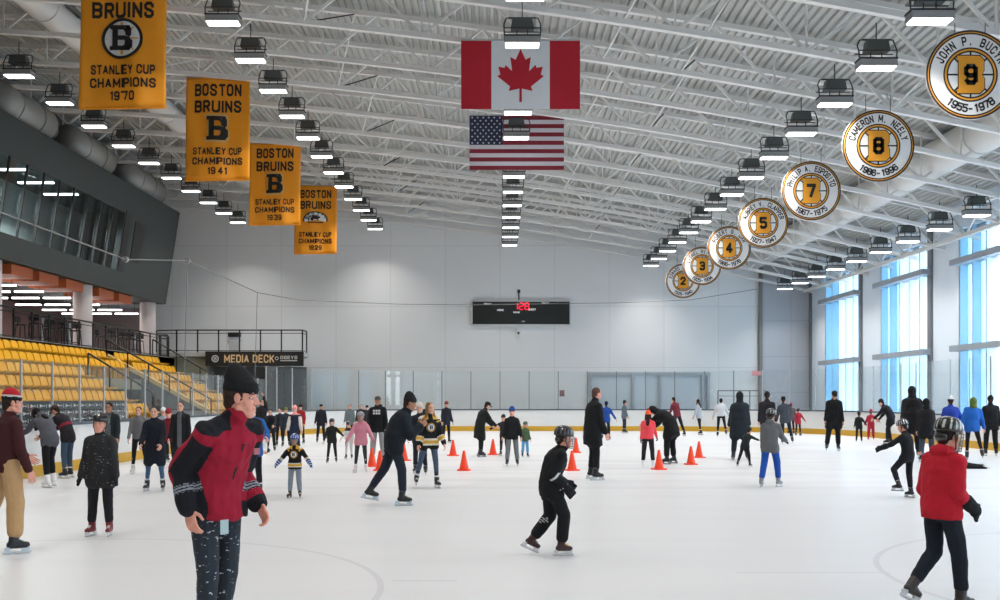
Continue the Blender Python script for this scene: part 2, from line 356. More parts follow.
def person(cx, fy, ty, yaw, pose, wear, label, Y=None, kf=0.0, ground=True, build=1.0, group=None):
    Y = Y or F * CH / (fy - HZ)
    p = dict(lean=6, armL=(5, 10, 15, 0), armR=(5, 10, 15, 0), legL=(4, 4, 6), legR=(4, 4, 6)); p['slump'] = 1.0 if wear['top'].get('th', 0) >= .045 else (.4 if wear['top'].get('hem', 0) > .25 else 0); p.update(pose)
    J = skeleton(p, kf); hs = J['hs']
    hat = wear.get('hat'); topoff = {'beanie': .165, 'helmet': .165, 'cap': .135, 'hood': .15, 'hoodonly': .15}.get(hat[0] if hat else '', .135) * hs
    if hat and len(hat) > 2 and hat[0] == 'beanie' and hat[2]: topoff += .03
    topz = max((J['hc'] + J['HB'] @ V((0, -.01, topoff))).z, (J['hc'] + J['HB'] @ V((0, -.09 * hs, .06 * hs))).z, (J['ch'] + J['T2'] @ V((0, -.11, 0))).z) - J['ground']
    want = CH + (HZ - ty) / F * Y
    S = p.get('S', want / topz)
    if p.get('lie'): J['ground'] = J['P'].z - .15
    vox = max(.0065, min(.019, Y * .00105)); near = Y < 14
    hv = max(.0042, min(.012, Y * .0006))
    # scale skeleton and lift to the ice
    for k, v in list(J.items()):
        if isinstance(v, Vector): J[k] = (v - V((0, 0, J['ground']))) * S
    HB = J['HB']; T1 = J['T1']; T2 = J['T2']
    root = thing('person', label, 'person', ((cx - 500) / F * Y - 0, Y, 0), -R(yaw), group)
    J['S'] = S
    def Sx(x): return x * S
    hd = hs * S
    def HP(x, y, z): return J['hc'] + HB @ V((x * hd, y * hd, z * hd))
    skin = skinmat(wear.get('skin', 'fair')); hairc = wear.get('hair', (52, 38, 30)); hairm = fab(*hairc)
    bd = build
    # ---------------- body (skin): head, neck, trunk and limbs as one surface
    mb = MB()
    ell(mb, HP(0, -.012, .03), HB, .074 * hd, .092 * hd, .088 * hd); ell(mb, HP(0, .012, -.025), HB, .060 * hd, .070 * hd, .088 * hd)
    capsule(mb, HP(-.018, .064, -.094), HP(.018, .064, -.094), .023 * hd); capsule(mb, HP(-.022, .055, -.060), HP(.022, .055, -.060), .026 * hd)                              # chin
    capsule(mb, HP(-.045, .0, -.065), HP(-.02, .05, -.090), .024 * hd, .022 * hd); capsule(mb, HP(.045, .0, -.065), HP(.02, .05, -.090), .024 * hd, .022 * hd)
    capsule(mb, HP(0, .078, .012), HP(0, .098, -.024), .009 * hd, .0135 * hd); capsule(mb, HP(-.012, .088, -.028), HP(.012, .088, -.028), .009 * hd)
    capsule(mb, HP(-.040, .068, .030), HP(.040, .068, .030), .013 * hd)                                # brow
    for s in (-1, 1):
        capsule(mb, HP(s * .036, .060, -.022), HP(s * .045, .045, -.03), .020 * hd)                    # cheek
        ell(mb, HP(s * .074, -.006, -.006), HB @ Ry(s * 12), .010 * hd, .020 * hd, .031 * hd, 10, 6)   # ear
    capsule(mb, HP(-.019, .079, -.053), HP(.019, .079, -.053), .0085 * hd); capsule(mb, HP(-.016, .079, -.067), HP(.016, .079, -.067), .0085 * hd)
    capsule(mb, HP(0, -.012, -.05), J['nk'] - T2 @ V((0, 0, .02 * S)), .052 * hd, .058 * S)
    head = remesh(mb, hv * hs, 1)
    mb = MB()
    def torso(mb, th, hem=0, flare=0, top=True, wear_k=1.0):
        X1 = T1 @ V((1, 0, 0)); Y1 = T1 @ V((0, 1, 0)); X2 = T2 @ V((1, 0, 0)); Y2 = T2 @ V((0, 1, 0)); t = th * S; b = bd * S
        legs = ((J['knL'] - J['hpL']) + (J['knR'] - J['hpR'])).normalized(); hd_ = (legs * .6 - (T1 @ V((0, 0, 1))) * .4).normalized()
        secs = []
        if hem > 0:
            c = J['P'] + hd_ * hem * S; fl = flare * S
            secs += [(c, X1 * (.165 * b + t + fl), Y1 * (.125 * b + t + fl)), (c * .5 + J['P'] * .5, X1 * (.17 * b + t + fl * .5), Y1 * (.128 * b + t + fl * .5))]
        else: secs += [(J['P'] - T1 @ V((0, 0, .08 * S)), X1 * .12 * b, Y1 * .09 * b)]
        secs += [(J['P'], X1 * (.165 * b + t), Y1 * (.118 * b + t)), (J['sp'] * .5 + J['P'] * .5, X1 * (.152 * b + t * (1 + .5 * p['slump'])), Y1 * (.108 * b + t * (1 + .5 * p['slump']))), (J['sp'], X2 * (.155 * b + t), Y2 * (.110 * b + t)),
                 (J['sp'] * .4 + J['ch'] * .6, X2 * (.162 * b + t), Y2 * (.122 * b + t)), (J['ch'] + T2 @ V((0, 0, .02 * S)), X2 * (.150 * b + t * .8), Y2 * (.108 * b + t * .8)),
                 (J['ch'] + T2 @ V((0, 0, .085 * S)), X2 * (.095 * b + t * .6), Y2 * (.074 * b + t * .6)), (J['nk'], X2 * (.060 * S + t * .5), Y2 * (.06 * S + t * .5))]
        rings(mb, secs, 20)
        for k in 'LR': capsule(mb, J['ch'] + T2 @ V((0, 0, .080 * S)), J['sh' + k], .042 * S + t * .6, .052 * b + t * .7)
    torso(mb, -.012)
    for k in 'LR':
        capsule(mb, J['sh' + k], J['el' + k], .046 * S, .038 * S); capsule(mb, J['el' + k], J['wr' + k], .038 * S, .026 * S)
        capsule(mb, J['hp' + k], J['kn' + k], .078 * S, .052 * S); capsule(mb, J['kn' + k], J['an' + k], .052 * S, .036 * S)
        m_ = J['kn' + k] * .65 + J['an' + k] * .35; capsule(mb, m_, m_ * .6 + J['an' + k] * .4, .052 * S, .042 * S)
        FB = J['FB' + k]; capsule(mb, J['an' + k] + FB @ V((0, -.03, -.055)) * S, J['an' + k] + FB @ V((0, .09, -.068)) * S, .030 * S, .022 * S)
    trunk = remesh(mb, max(vox, .011), 2)
    parts_ = [head, trunk]
    glov = wear.get('gloves')
    for k in 'LR':
        g = wear.get('glove' + k, glov)
        hb_ = MB()
        if g is None:
            JJ = dict(J); w0 = J['wr' + k]
            hb_raw = MB(); hand_scaled(hb_raw, J, k, wear.get('curl', 28), 1.0)
            parts_.append(remesh(hb_raw, .0036 * S, 1) if near else (hb_raw.v and [V(v) for v in hb_raw.v], hb_raw.f))
    ew = max(.013, hv * .9)
    HBi = HB.transposed()
    def facepaint(c):
        q = HBi @ (c - J['hc']) / hd
        if q.y > .045 and abs(q.x) < .055 and -.12 < q.z < .07:
            if abs(abs(q.x) - .031) < ew and abs(q.z - .004) < ew * .45: return 2
            if abs(abs(q.x) - .033) < .018 and abs(q.z - .030) < max(.005, hv * .4): return 1
            if abs(q.x) < .024 and abs(q.z + .060) < max(.0065, hv * .5): return 3
        return 0
    mk('body', parts_, [skin, hairm, mat('eye_dark', srgb(48, 38, 34), .3), mat('lips_' + wear.get('skin', 'fair'), tuple(c * .72 if i else c * .9 for i, c in enumerate(SKIN[wear.get('skin', 'fair')])), .4)], facepaint, root)
    if near and yaw not in (30,):
        for s in (-1, 1):
            e = MB(); ell(e, HP(s * .030, .0635, .004), HB, .0115 * hd, .0125 * hd, .0060 * hd, 10, 8)
            eye = obj('eye', e, mat('eye_white', srgb(225, 220, 215), .25), root, True)
            e = MB(); ell(e, HP(s * .030, .0740, .004), HB, .0055 * hd, .0035 * hd, .0052 * hd, 10, 6); obj('iris', e, mat('eye_iris', srgb(50, 40, 36), .2), eye, True)
    # ---------------- hair
    if wear.get('hairstyle', 'short') != 'none':
        mb = MB(); ell(mb, HP(0, -.024, .034), HB, .081 * hd, .094 * hd, .094 * hd)
        capsule(mb, HP(0, -.05, .0), HP(0, -.055, -.045), .062 * hd, .05 * hd)
        hst = wear.get('hairstyle', 'short')
        if hst == 'long':
            q = J['ch'] + T2 @ V((0, -.135, -.02)) * S
            capsule(mb, HP(0, -.06, -.03), q, .07 * hd, .055 * hd, fx=.6, ax=T2 @ V((1, 0, 0)))
            for s in (-1, 1): capsule(mb, HP(s * .066, -.005, .02), J['ch'] + T2 @ V((s * .10, .06, .02)) * S, .030 * hd, .026 * hd)
        if hst == 'bun': ell(mb, HP(0, -.10, .08), HB, .035 * hd, .035 * hd, .035 * hd)
        if hst == 'ponytail': capsule(mb, HP(0, -.11, .01), HP(.01, -.13, -.16), .03 * hd, .018 * hd)
        mk('hair', [remesh(mb, hv * hs, 1, .004, 60)], hairm, None, root)
    # ---------------- headwear
    if hat:
        hcol = hat[1]; hm = fab(*hcol)
        if hat[0] == 'beanie':
            mb = MB(); X = HB @ V((hd, 0, 0)); Yv = HB @ V((0, hd, 0)); sl = wear.get('slouch', 0)
            rings(mb, [(HP(0, -.014, .030), X * .070, Yv * .086), (HP(0, -.014, .030), X * .086, Yv * .103), (HP(0, -.014, .048), X * .089, Yv * .106), (HP(0, -.014, .066), X * .089, Yv * .106), (HP(0, -.015, .072), X * .085, Yv * .102), (HP(0, -.015, .088), X * .085, Yv * .102), (HP(0, -.02 - sl * .2, .10), X * .080, Yv * .096),
                       (HP(0, -.024 - sl * .6, .138 + sl * .3), X * .060, Yv * .072), (HP(0, -.028 - sl, .160 + sl * .7), X * .036, Yv * .042), (HP(0, -.03 - sl * 1.1, .170 + sl * .9), X * .006, Yv * .008)], 24)
            band = hat[3] if len(hat) > 3 else None
            bm_ = fab(*band) if band else hm
            o = mk('beanie', [([V(v) for v in mb.v], mb.f)], [hm, bm_, fab(*(hat[4] if len(hat) > 4 else hcol))], (lambda c: 1 if (HBi @ (c - J['hc']) / hd).z < .069 else (2 if (HBi @ (c - J['hc']) / hd).z > .09 else 0)) if band else None, root)
            if len(hat) > 2 and hat[2]:
                mb = MB(); ell(mb, HP(0, -.03 - sl, .19), HB, .034 * hd, .034 * hd, .034 * hd); mk('pompom', [remesh(mb, .006, 0, .006, 90)], fab(*hat[2]), None, o)
        elif hat[0] == 'helmet':
            mb = MB(); X = HB @ V((hd, 0, 0)); Yv = HB @ V((0, hd, 0))
            rings(mb, [(HP(0, -.02, .028), X * .088, Yv * .110), (HP(0, -.015, .030), X * .098, Yv * .124), (HP(0, -.014, .07), X * .100, Yv * .127), (HP(0, -.016, .11), X * .090, Yv * .115), (HP(0, -.018, .14), X * .066, Yv * .088), (HP(0, -.018, .156), X * .03, Yv * .045), (HP(0, -.018, .160), X * .004, Yv * .004)], 24)
            sh = mat('helmet_%d_%d_%d' % hcol, srgb(*hcol), .25, coat=.5)
            stripe = hat[3] if len(hat) > 3 else None; sm_ = mat('helmet_%d_%d_%d' % stripe, srgb(*stripe), .3) if stripe else sh
            def hpnt(c):
                q = HBi @ (c - J['hc']) / hd; a_ = math.atan2(q.x, q.y)
                return 1 if stripe and ((abs(a_ * 2.2 - round(a_ * 2.2)) < .16 and .05 < q.z < .125) or (q.z > .135 and abs(q.x) < .02)) else 0
            v2, f2 = remesh(mb, .006, 1) if Y < 20 else ([V(v) for v in mb.v], mb.f)
            o = mk('helmet', [(v2, f2)], [sh, sm_], hpnt, root)
            mb = MB()
            for s in (-1, 1): capsule(mb, HP(s * .085, -.01, .035), HP(s * .086, .0, -.03), .022 * hd, .016 * hd, fx=.5, ax=HB @ V((0, 1, 0)))
            ell(mb, HP(0, -.085, -.02), HB, .07 * hd, .035 * hd, .05 * hd); mk('ear_guard', [([V(v) for v in mb.v], mb.f)], sh, None, o)
            if hat[2]:
                mb = MB()
                def cp(u, z): return HP(math.sin(u) * (.088 - .012 * max(0, -z) * 8), math.cos(u) * .118 + .008, z)
                for z in (.030, .002, -.028, -.058, -.088, -.115): mb.tube([cp(R(u), z) for u in range(-75, 76, 15)], .0032 * hd, 5)
                for u in (-72, -48, -24, 0, 24, 48, 72): mb.tube([cp(R(u), z) for z in (.032, 0, -.03, -.06, -.09, -.115)], .0032 * hd, 5)
                obj('face_cage', mb, mat('cage_steel', srgb(120, 122, 126), .35, metal=.6), o)
            mb = MB(); mb.tube([HP(-.08, .0, -.03), HP(-.05, .04, -.10), HP(0, .055, -.118), HP(.05, .04, -.10), HP(.08, .0, -.03)], .006 * hd, 6); obj('chin_strap', mb, M_b2, o)
        elif hat[0] == 'cap':
            mb = MB(); X = HB @ V((hd, 0, 0)); Yv = HB @ V((0, hd, 0))
            rings(mb, [(HP(0, -.016, .035), X * .083, Yv * .101), (HP(0, -.016, .075), X * .084, Yv * .100), (HP(0, -.018, .11), X * .068, Yv * .082), (HP(0, -.02, .132), X * .03, Yv * .04), (HP(0, -.02, .136), X * .004, Yv * .004)], 20)
            o = mk('cap', [([V(v) for v in mb.v], mb.f)], hm, None, root)
            mb = MB(); mb.hexa([HP(-.07, .06, .040), HP(.07, .06, .040), HP(.05, .155, .028), HP(-.05, .155, .028)], [HP(-.07, .06, .048), HP(.07, .06, .048), HP(.05, .155, .034), HP(-.05, .155, .034)]); obj('peak', mb, hm, o)
        elif hat[0] == 'hood':
            mb = MB(); ell(mb, HP(0, -.030, .020), HB, .100 * hd, .104 * hd, .130 * hd, 18, 12); capsule(mb, HP(0, -.03, -.06), J['nk'] + T2 @ V((0, -.02, .0)) * S, .090 * hd, .098 * S)
            mk('hood', [remesh(mb, max(hv, .007), 2, .003, 30)], hm, None, root)
    # ---------------- top
    tp = wear['top']; th = tp.get('th', .018); hem = tp.get('hem', .16)
    mb = MB(); torso(mb, th, hem, tp.get('flare', -.045 if th >= .045 else (-.025 if hem > .28 else -.005)))
    for k in 'LR':
        sl = tp.get('sleeve', .016)
        capsule(mb, J['sh' + k], J['el' + k], (.050 + th * .9) * S * bd, (.044 + sl) * S); d = (J['wr' + k] - J['el' + k])
        capsule(mb, J['el' + k], J['el' + k] + d * .93, (.044 + sl) * S, (.034 + sl * .8) * S)
        L = min(.40, max(0, hem - .10) + .06); dth = (J['kn' + k] - J['hp' + k]).normalized()
        if hem > .12: capsule(mb, J['hp' + k], J['hp' + k] + dth * L * S, (.088 + th) * S * bd, (.078 + th) * S * bd)
    if tp.get('collar', True): capsule(mb, J['nk'] - T2 @ V((0, 0, .01)) * S, J['nk'] + T2 @ V((0, .012, .035)) * S, (.066 + th * .4) * S, (.060 + th * .3) * S)
    if tp.get('hoodback'): ell(mb, J['nk'] + T2 @ V((0, -.075, .01)) * S, T2, .115 * S, .06 * S, .065 * S)
    if tp.get('lump'): ell(mb, J['sp'] + T2 @ V((0, .0, .0)) * S, T2, .20 * S, .17 * S, .22 * S)
    cols = tp['col']; cols = cols if isinstance(cols, list) else [cols]; cm = [fab(*c) if isinstance(c, tuple) else c for c in cols]
    pt = tp.get('paint'); nm = tp.get('name', 'jacket')
    fold = tp.get('fold', .011)
    top = mk(nm, [remesh(mb, vox, 2, fold * S, 9 / S, seed=cx * .1)], cm, (lambda c: pt(J, c)) if pt else None, root)
    for k in 'LR':
        cuff = MB(); d = (J['wr' + k] - J['el' + k]).normalized(); capsule(cuff, J['wr' + k] - d * .045 * S, J['wr' + k] - d * .018 * S, (.034 + tp.get('sleeve', .016) * .95) * S, n=12)
        ccol = tp.get('cuff')
        if ccol: obj('cuff', cuff, fab(*ccol), top, True)
    if tp.get('zip') and Y < 24:
        mb = MB(); q0 = J['nk'] + T2 @ V((0, .08, -.01)) * S; fr = [(.0, .0)]
        pts = [J['ch'] + T2 @ V((0, (.112 * bd + th * .9), .03)) * S, J['sp'] + T2 @ V((0, .114 * bd + th, .05)) * S, J['sp'] + T2 @ V((0, .113 * bd + th, -.08)) * S]
        mb.tube(pts, .006 * S, 6); obj('zip', mb, M_b2, top)
    # ---------------- trousers
    pc = wear.get('pants', (28, 30, 36)); pw = wear.get('pw', .010); pm = pc if not isinstance(pc, tuple) else fab(*pc)
    mb = MB(); ell(mb, J['P'] - T1 @ V((0, 0, .03)) * S, T1, (.160 * bd + .006) * S, (.118 * bd + .006) * S, .12 * S)
    for k in 'LR':
        capsule(mb, J['hp' + k], J['kn' + k], (.086 * bd + pw * .6) * S, (.060 + pw) * S)
        d = J['an' + k] - J['kn' + k]; capsule(mb, J['kn' + k], J['kn' + k] + d * .80, (.060 + pw) * S, (.044 + pw * 1.2) * S)
    ppt = wear.get('ppaint'); pcm = [pm] + [fab(*c) for c in wear.get('pcols', [])]
    mk(wear.get('pname', 'trousers'), [remesh(mb, vox, 2, .006 * S, 10 / S, seed=cx * .3)], pcm, (lambda c: ppt(J, c)) if ppt else None, root)
    # ---------------- gloves
    for k in 'LR':
        g = wear.get('glove' + k, glov)
        if g is None: continue
        col, kind = g; gm = fab(*col); E = J['E' + k]; side = 1 if k == 'R' else -1
        W = J['wr' + k]; d = E @ V((0, 0, -1)); n_ = E @ V((-side, 0, 0)); t_ = E @ V((0, 1, 0))
        mb = MB()
        if kind == 'glove': hand_scaled(mb, J, k, 30, 1.35); vf = remesh(mb, .0055 * S, 1) if near else ([V(v) for v in mb.v], mb.f)
        elif kind == 'mitt':
            capsule(mb, W - d * .03 * S, W + d * .02 * S, .040 * S, .038 * S); capsule(mb, W + d * .03 * S, W + d * .12 * S, .046 * S, .036 * S, fx=.62, ax=t_); capsule(mb, W + d * .03 * S + t_ * .03 * S, W + (d * .085 + t_ * .062) * S, .020 * S, .017 * S)
            vf = remesh(mb, max(.006, vox * .6), 1)
        else:
            capsule(mb, W - d * .11 * S, W - d * .01 * S, .072 * S, .064 * S); ell(mb, W + d * .05 * S, Matrix((t_, n_, d)).transposed(), .070 * S, .052 * S, .066 * S)
            for j in range(4):
                q = W + (d * .075 + t_ * (.050 - .033 * j)) * S; capsule(mb, q, q + (d * .065 + n_ * .03) * S, .022 * S, .020 * S)
            capsule(mb, W + (d * .02 + t_ * .05) * S, W + (d * .075 + t_ * .075) * S, .022 * S, .018 * S)
            vf = remesh(mb, max(.006, vox * .55), 1)
        lc = wear.get('gpaint')
        mk('glove', [vf], [gm] + ([fab(*lc)] if lc else []), (lambda c: 1 if lc and (math.sin((c - W).dot(d) * 90 / S) > .55) else 0), root)
    # ---------------- skates
    sk = wear.get('skates', ((30, 32, 36), (210, 212, 214)))
    for k in 'LR':
        FB = J['FB' + k]; A = J['an' + k]
        def fpnt(x, y, z): return A + FB @ V((x, y, z)) * S
        mb = MB(); shin = (J['kn' + k] - A).normalized()
        capsule(mb, fpnt(0, -.015, -.03), A + shin * .075 * S, .052 * S, .056 * S); capsule(mb, fpnt(0, -.045, -.060), fpnt(0, .12, -.068), .043 * S, .036 * S); capsule(mb, fpnt(0, .0, -.03), fpnt(0, .09, -.06), .045 * S, .034 * S)
        boot = mk('skate', [remesh(mb, max(.006, vox * .6), 1)], [mat('boot_%d_%d_%d' % sk[0], srgb(*sk[0]), .4), mat('boot_%d_%d_%d' % sk[1], srgb(*sk[1]), .5)], (lambda c: 1 if ((c - A).dot(shin) > .070 * S) else 0), root)
        mb = MB(); q = lambda y, z, w: [fpnt(-w, y, z), fpnt(w, y, z)]
        mb.hexa([fpnt(-.018, -.10, -.098), fpnt(.018, -.10, -.098), fpnt(.018, .15, -.098), fpnt(-.018, .15, -.098)], [fpnt(-.03, -.09, -.084), fpnt(.03, -.09, -.084), fpnt(.03, .145, -.084), fpnt(-.03, .145, -.084)])
        for y0, y1 in ((-.10, -.05), (.07, .14)):
            mb.hexa([fpnt(-.007, y0, -.142), fpnt(.007, y0, -.142), fpnt(.007, y1, -.142), fpnt(-.007, y1, -.142)], [fpnt(-.016, y0 - .01, -.096), fpnt(.016, y0 - .01, -.096), fpnt(.016, y1 + .01, -.096), fpnt(-.016, y1 + .01, -.096)])
        mb.hexa([fpnt(-.006, -.12, -.146), fpnt(.006, -.12, -.146), fpnt(.006, .17, -.146), fpnt(-.006, .17, -.146)], [fpnt(-.007, -.12, -.132), fpnt(.007, -.12, -.132), fpnt(.007, .16, -.132), fpnt(-.007, .16, -.132)])
        obj('blade_holder', mb, mat('holder_%d_%d_%d' % sk[1], srgb(*sk[1]), .45), boot)
        mb = MB(); mb.hexa([fpnt(-.003, -.115, -.165), fpnt(.003, -.115, -.165), fpnt(.003, .145, -.165), fpnt(-.003, .145, -.165)], [fpnt(-.003, -.13, -.145), fpnt(.003, -.13, -.145), fpnt(.003, .175, -.145), fpnt(-.003, .175, -.145)])
        obj('blade', mb, mat('blade_steel', srgb(200, 202, 206), .25, metal=.9), boot)
        if Y < 22:
            mb = MB(); lc = sk[2] if len(sk) > 2 else (215, 215, 212)
            for j in range(5):
                u = j / 4; a0 = fpnt(-.022, .088 - .065 * u, -.030 + .035 * u); a1 = fpnt(.022, .088 - .065 * u, -.030 + .035 * u); mb.tube([a0, (a0 + a1) / 2 + FB @ V((0, .008, .008)) * S, a1], (.0075 if len(sk) > 2 else .0045) * S, 5)
            obj('laces', mb, fab(*lc), boot)
    return root, J
def hand_scaled(mb, J, k, curl, infl):
    S = J['S']; m = MB(); JJ = dict(J); JJ['wr' + k] = V((0, 0, 0)); hand(m, JJ, k, None, curl, infl)
    mb.add([J['wr' + k] + V(v) * S for v in m.v], m.f)
M_b2 = mat('matte_black', srgb(20, 20, 22), .5)
# ---- jackets with colour blocking
def speck_mat(name, base, amt=.62, sc=26):
    m = mat(name, base, .8, bump=.3, bscale=40); nt = m.node_tree; b = nt.nodes['Principled BSDF']
    tc = nt.nodes.new('ShaderNodeTexCoord'); mp = nt.nodes.new('ShaderNodeMapping'); mp.inputs['Scale'].default_value = (1, 1, 2.4)
    n = nt.nodes.new('ShaderNodeTexNoise'); n.inputs['Scale'].default_value = sc; n.inputs['Detail'].default_value = 3
    nt.links.new(tc.outputs['Object'], mp.inputs[0]); nt.links.new(mp.outputs[0], n.inputs['Vector'])
    g = nt.nodes.new('ShaderNodeMath'); g.operation = 'GREATER_THAN'; g.inputs[1].default_value = amt; nt.links.new(n.outputs['Fac'], g.inputs[0])
    mx = nt.nodes.new('ShaderNodeMixRGB'); mx.inputs['Color1'].default_value = tuple(base) + (1,); mx.inputs['Color2'].default_value = (.55, .58, .6, 1)
    nt.links.new(g.outputs[0], mx.inputs['Fac']); nt.links.new(mx.outputs[0], b.inputs['Base Color']); return m
def red_jacket(J, c):
    S = J['S']; T2 = J['T2']; fwd = T2 @ V((0, 1, 0)); q = T2.transposed() @ (c - J['ch'])
    for k in 'RL':
        t1, d1 = segt(c, J['sh' + k], J['el' + k]); t2, d2 = segt(c, J['el' + k], J['wr' + k])
        if d2 < d1 and d2 < .11 * S and t2 > .02:
            if .42 < t2 < .62: return 2 if (t2 * 26) % 2 < 1.25 else 1
            ax = J['el' + k] + (J['wr' + k] - J['el' + k]) * t2
            if k == 'L': return 1 if t2 > .8 else 0
            return 1 if t2 > .62 or (c - ax).dot(fwd) > -.012 * S else 0
        if d1 < .10 * S and t1 > .12:
            ax = J['sh' + k] + (J['el' + k] - J['sh' + k]) * t1
            return 1 if (c - ax).dot(fwd) > -.015 * S and (c-ax).length > .02 else 0
    if q.z > .045 * S and .055 * S < abs(q.x) and q.z > (.11 - abs(q.x) / S * .45) * S: return 1
    return 0
def jersey(J, c):
    S = J['S']; q = J['T2'].transposed() @ (c - J['ch'])
    for k in 'RL':
        t1, d1 = segt(c, J['sh' + k], J['el' + k]); t2, d2 = segt(c, J['el' + k], J['wr' + k])
        if d2 < d1 and d2 < .10 * S and t2 > .0:
            if .25 < t2 < .36 or .62 < t2 < .73: return 2
            if .36 < t2 < .62: return 1
            return 0
        if d1 < .10 * S and t1 > .1: return 1 if t1 < .22 else 0
    if q.z > .03 * S: return 0 if abs(q.x) < .05 * S else (1 if abs(q.x) < .13 * S else 2)
    l = (J['T1'].transposed() @ (c - J['P'])).z / S
    if -.10 < l < -.07 or .0 < l < .03: return 2
    if -.07 <= l <= 0: return 1
    return 0
def emblem(root, J, r=.1, th=.03, z=-.125):
    top = [c for c in bpy.data.objects if c.parent == root and c.name.startswith('jersey')]
    S = J['S']; T2 = J['T2']; o = J['ch'] + T2 @ V((0, .124 + th, z)) * S
    def put(mb, k):
        return MBx([tuple(o + T2 @ V((x * S, (y - abs(x) * abs(x) * 3.5) * S + k, z_ * S))) for x, y, z_ in mb.v], mb.f)
    a = MB(); disc(a, .0005, r, 0, 28); p = top[0] if top else root
    obj('emblem_ground', put(a, .002), M_pwj, p)
    b = MB(); disc(b, r, r * 1.14, 0, 28); block_b_small(b, r * 1.1); obj('emblem', put(b, .008), fab(20, 20, 22), p)
    b = MB(); disc(b, r * 1.14, r * 1.3, 0, 28)
    obj('emblem_rim', put(b, .004), fab(225, 160, 40), p)
def MBx(v, f):
    m = MB(); m.add(v, f); return m
def block_b_small(mb, s):
    for P in ([(-.4, .5), (-.4, -.5), (-.12, -.5), (-.12, .5)], [(-.12, .5), (-.12, .3), (.1, .3), (.3, .5)], [(.1, .3), (.12, .1), (.4, .1), (.38, .4), (.3, .5)], [(-.12, .1), (-.12, -.1), (.4, -.02), (.4, .1)], [(.12, -.1), (.1, -.3), (.3, -.5), (.42, -.4), (.4, -.02)], [(-.12, -.3), (-.12, -.5), (.3, -.5), (.1, -.3)]):
        mb.add([(x * -s, 0, z * s) for x, z in P], [tuple(range(len(P)))])
M_pwj = mat('print_white', srgb(220, 222, 222), .6)
BK = (24, 25, 28); NV = (28, 34, 48); DK = (32, 34, 38)
J_ = lambda col, hem=.16, th=.02, **k: dict(col=col, hem=hem, th=th, **k)

# ---- 1. foreground man
man, JM = person(216, 660, 370, 126, dict(lean=15, hunch=12, hy=-34, hp=8, armR=(-40, 12, 62, 10), armL=(-26, 6, 66, 4), legR=(6, 0, 12, 6), legL=(0, -1, 10, 6)),
    dict(top=J_([(150, 26, 50), (26, 27, 34), (138, 142, 152), (220, 220, 222)], .10, .036, paint=red_jacket, sleeve=.030, zip=True, fold=.018, collar=True), pants=speck_mat('snow_flecked_denim', srgb(30, 40, 52), .66), pw=.006,
         hat=('beanie', (24, 25, 28)), slouch=.035, skin='pink', hair=(60, 44, 36), curl=30, skates=((28, 30, 34), (60, 62, 66))),
    'man in red and black zip jacket and black beanie, closest to the camera', Y=6.35)
t = JM['S']; mb = MB(); q = JM['P'] + V((.06, .15, -.15)) * t; mb.box(q.x - .03, q.x + .03, q.y, q.y + .006, q.z - .05, q.z + .04); obj('lift_ticket', mb, fab(170, 190, 196), man, label='pale paper ticket clipped at the hip')
q = JM['ch'] + JM['T2'] @ V((-.10, .158, -.02)) * t; mb = MB(); mb.box(q.x - .022, q.x + .022, q.y, q.y + .008, q.z - .02, q.z + .02); obj('chest_badge', mb, fab(170, 110, 120), man)

# ---- 2. man at the left edge
def jeanpaint(J, c): return 0
person(6, 553, 388, 38, dict(lean=5, armR=(4, 12, 12, 0), armL=(20, 8, 40, 0), hy=22, hp=4, legR=(6, 5, 10, 20), legL=(-6, 12, 14, 20)),
    dict(top=J_((64, 30, 32), .12, .02, name='sweater', fold=.005), pants=(186, 150, 108), pw=.034, build=1, hat=('beanie', (190, 190, 192), None, (26, 28, 34), (176, 32, 44)), skin='pink', hair=(50, 38, 30), skates=((26, 32, 44), (200, 215, 225))),
    'man in maroon sweater, khaki trousers and red-topped beanie at the left edge')
# ---- 3. boy in black
person(101, 536, 412, 182, dict(lean=2, slump=.4, armR=(4, 13, 10, 0), armL=(4, 13, 10, 0), hp=-6, legR=(3, 3, 4, 10), legL=(3, 3, 4, 10)),
    dict(top=J_(speck_mat('snow_flecked_black', srgb(24, 25, 29), .69, 34), .22, .05, sleeve=.036, name='jacket', fold=.009), pants=(30, 30, 34), pw=.016, hat=('helmet', (26, 26, 30), False), glove=None, gloves=((26, 27, 32), 'mitt'), skates=((112, 26, 36), (220, 220, 222)), skin='pink'),
    'boy in black winter jacket with black mittens and dark red skates, facing the camera', kf=.6, build=1.08)
# ---- 4.. left cluster
person(50, 487, 409, -58, dict(lean=48, armR=(38, 8, 25, 0), armL=(45, 8, 25, 0), hp=50, legR=(20, 4, 26), legL=(-6, 4, 8)),
    dict(top=J_((84, 84, 92), .16, .02, hoodback=True), pants=(24, 24, 28), hair=(26, 22, 22), hairstyle='long', skates=((225, 225, 225), (230, 230, 230))),
    'woman in grey jacket and black leggings bending over a white skating aid')
person(68, 478, 406, -75, dict(lean=34, armR=(40, 6, 30, 0), armL=(50, 6, 30, 0), hp=38, legR=(8, 4, 8), legL=(2, 4, 8)),
    dict(top=J_([(38, 36, 42), (140, 36, 52)], .16, .026, paint=lambda J, c: 1 if abs((J['T2'].transposed() @ (c - J['sp'])).z) < .03 else 0), pants=(62, 78, 98), hat=('cap', (90, 70, 66)), gloves=((26, 27, 32), 'glove')),
    'person in dark jacket and blue jeans bending forward beside the sponsor board')
person(111, 478, 402, 190, dict(lean=6, armR=(35, 10, 60, 30), armL=(8, 14, 20, 0), hp=10),
    dict(top=J_([(92, 100, 106), (36, 44, 46)], .16, .026, paint=lambda J, c: 1 if (J['T2'].transposed() @ (c - J['ch'])).x < -.06 else 0), pants=(40, 42, 48), build=1.1, hair=(48, 34, 28), skin='tan'),
    'man in grey and dark hooded top standing behind the boy in black')
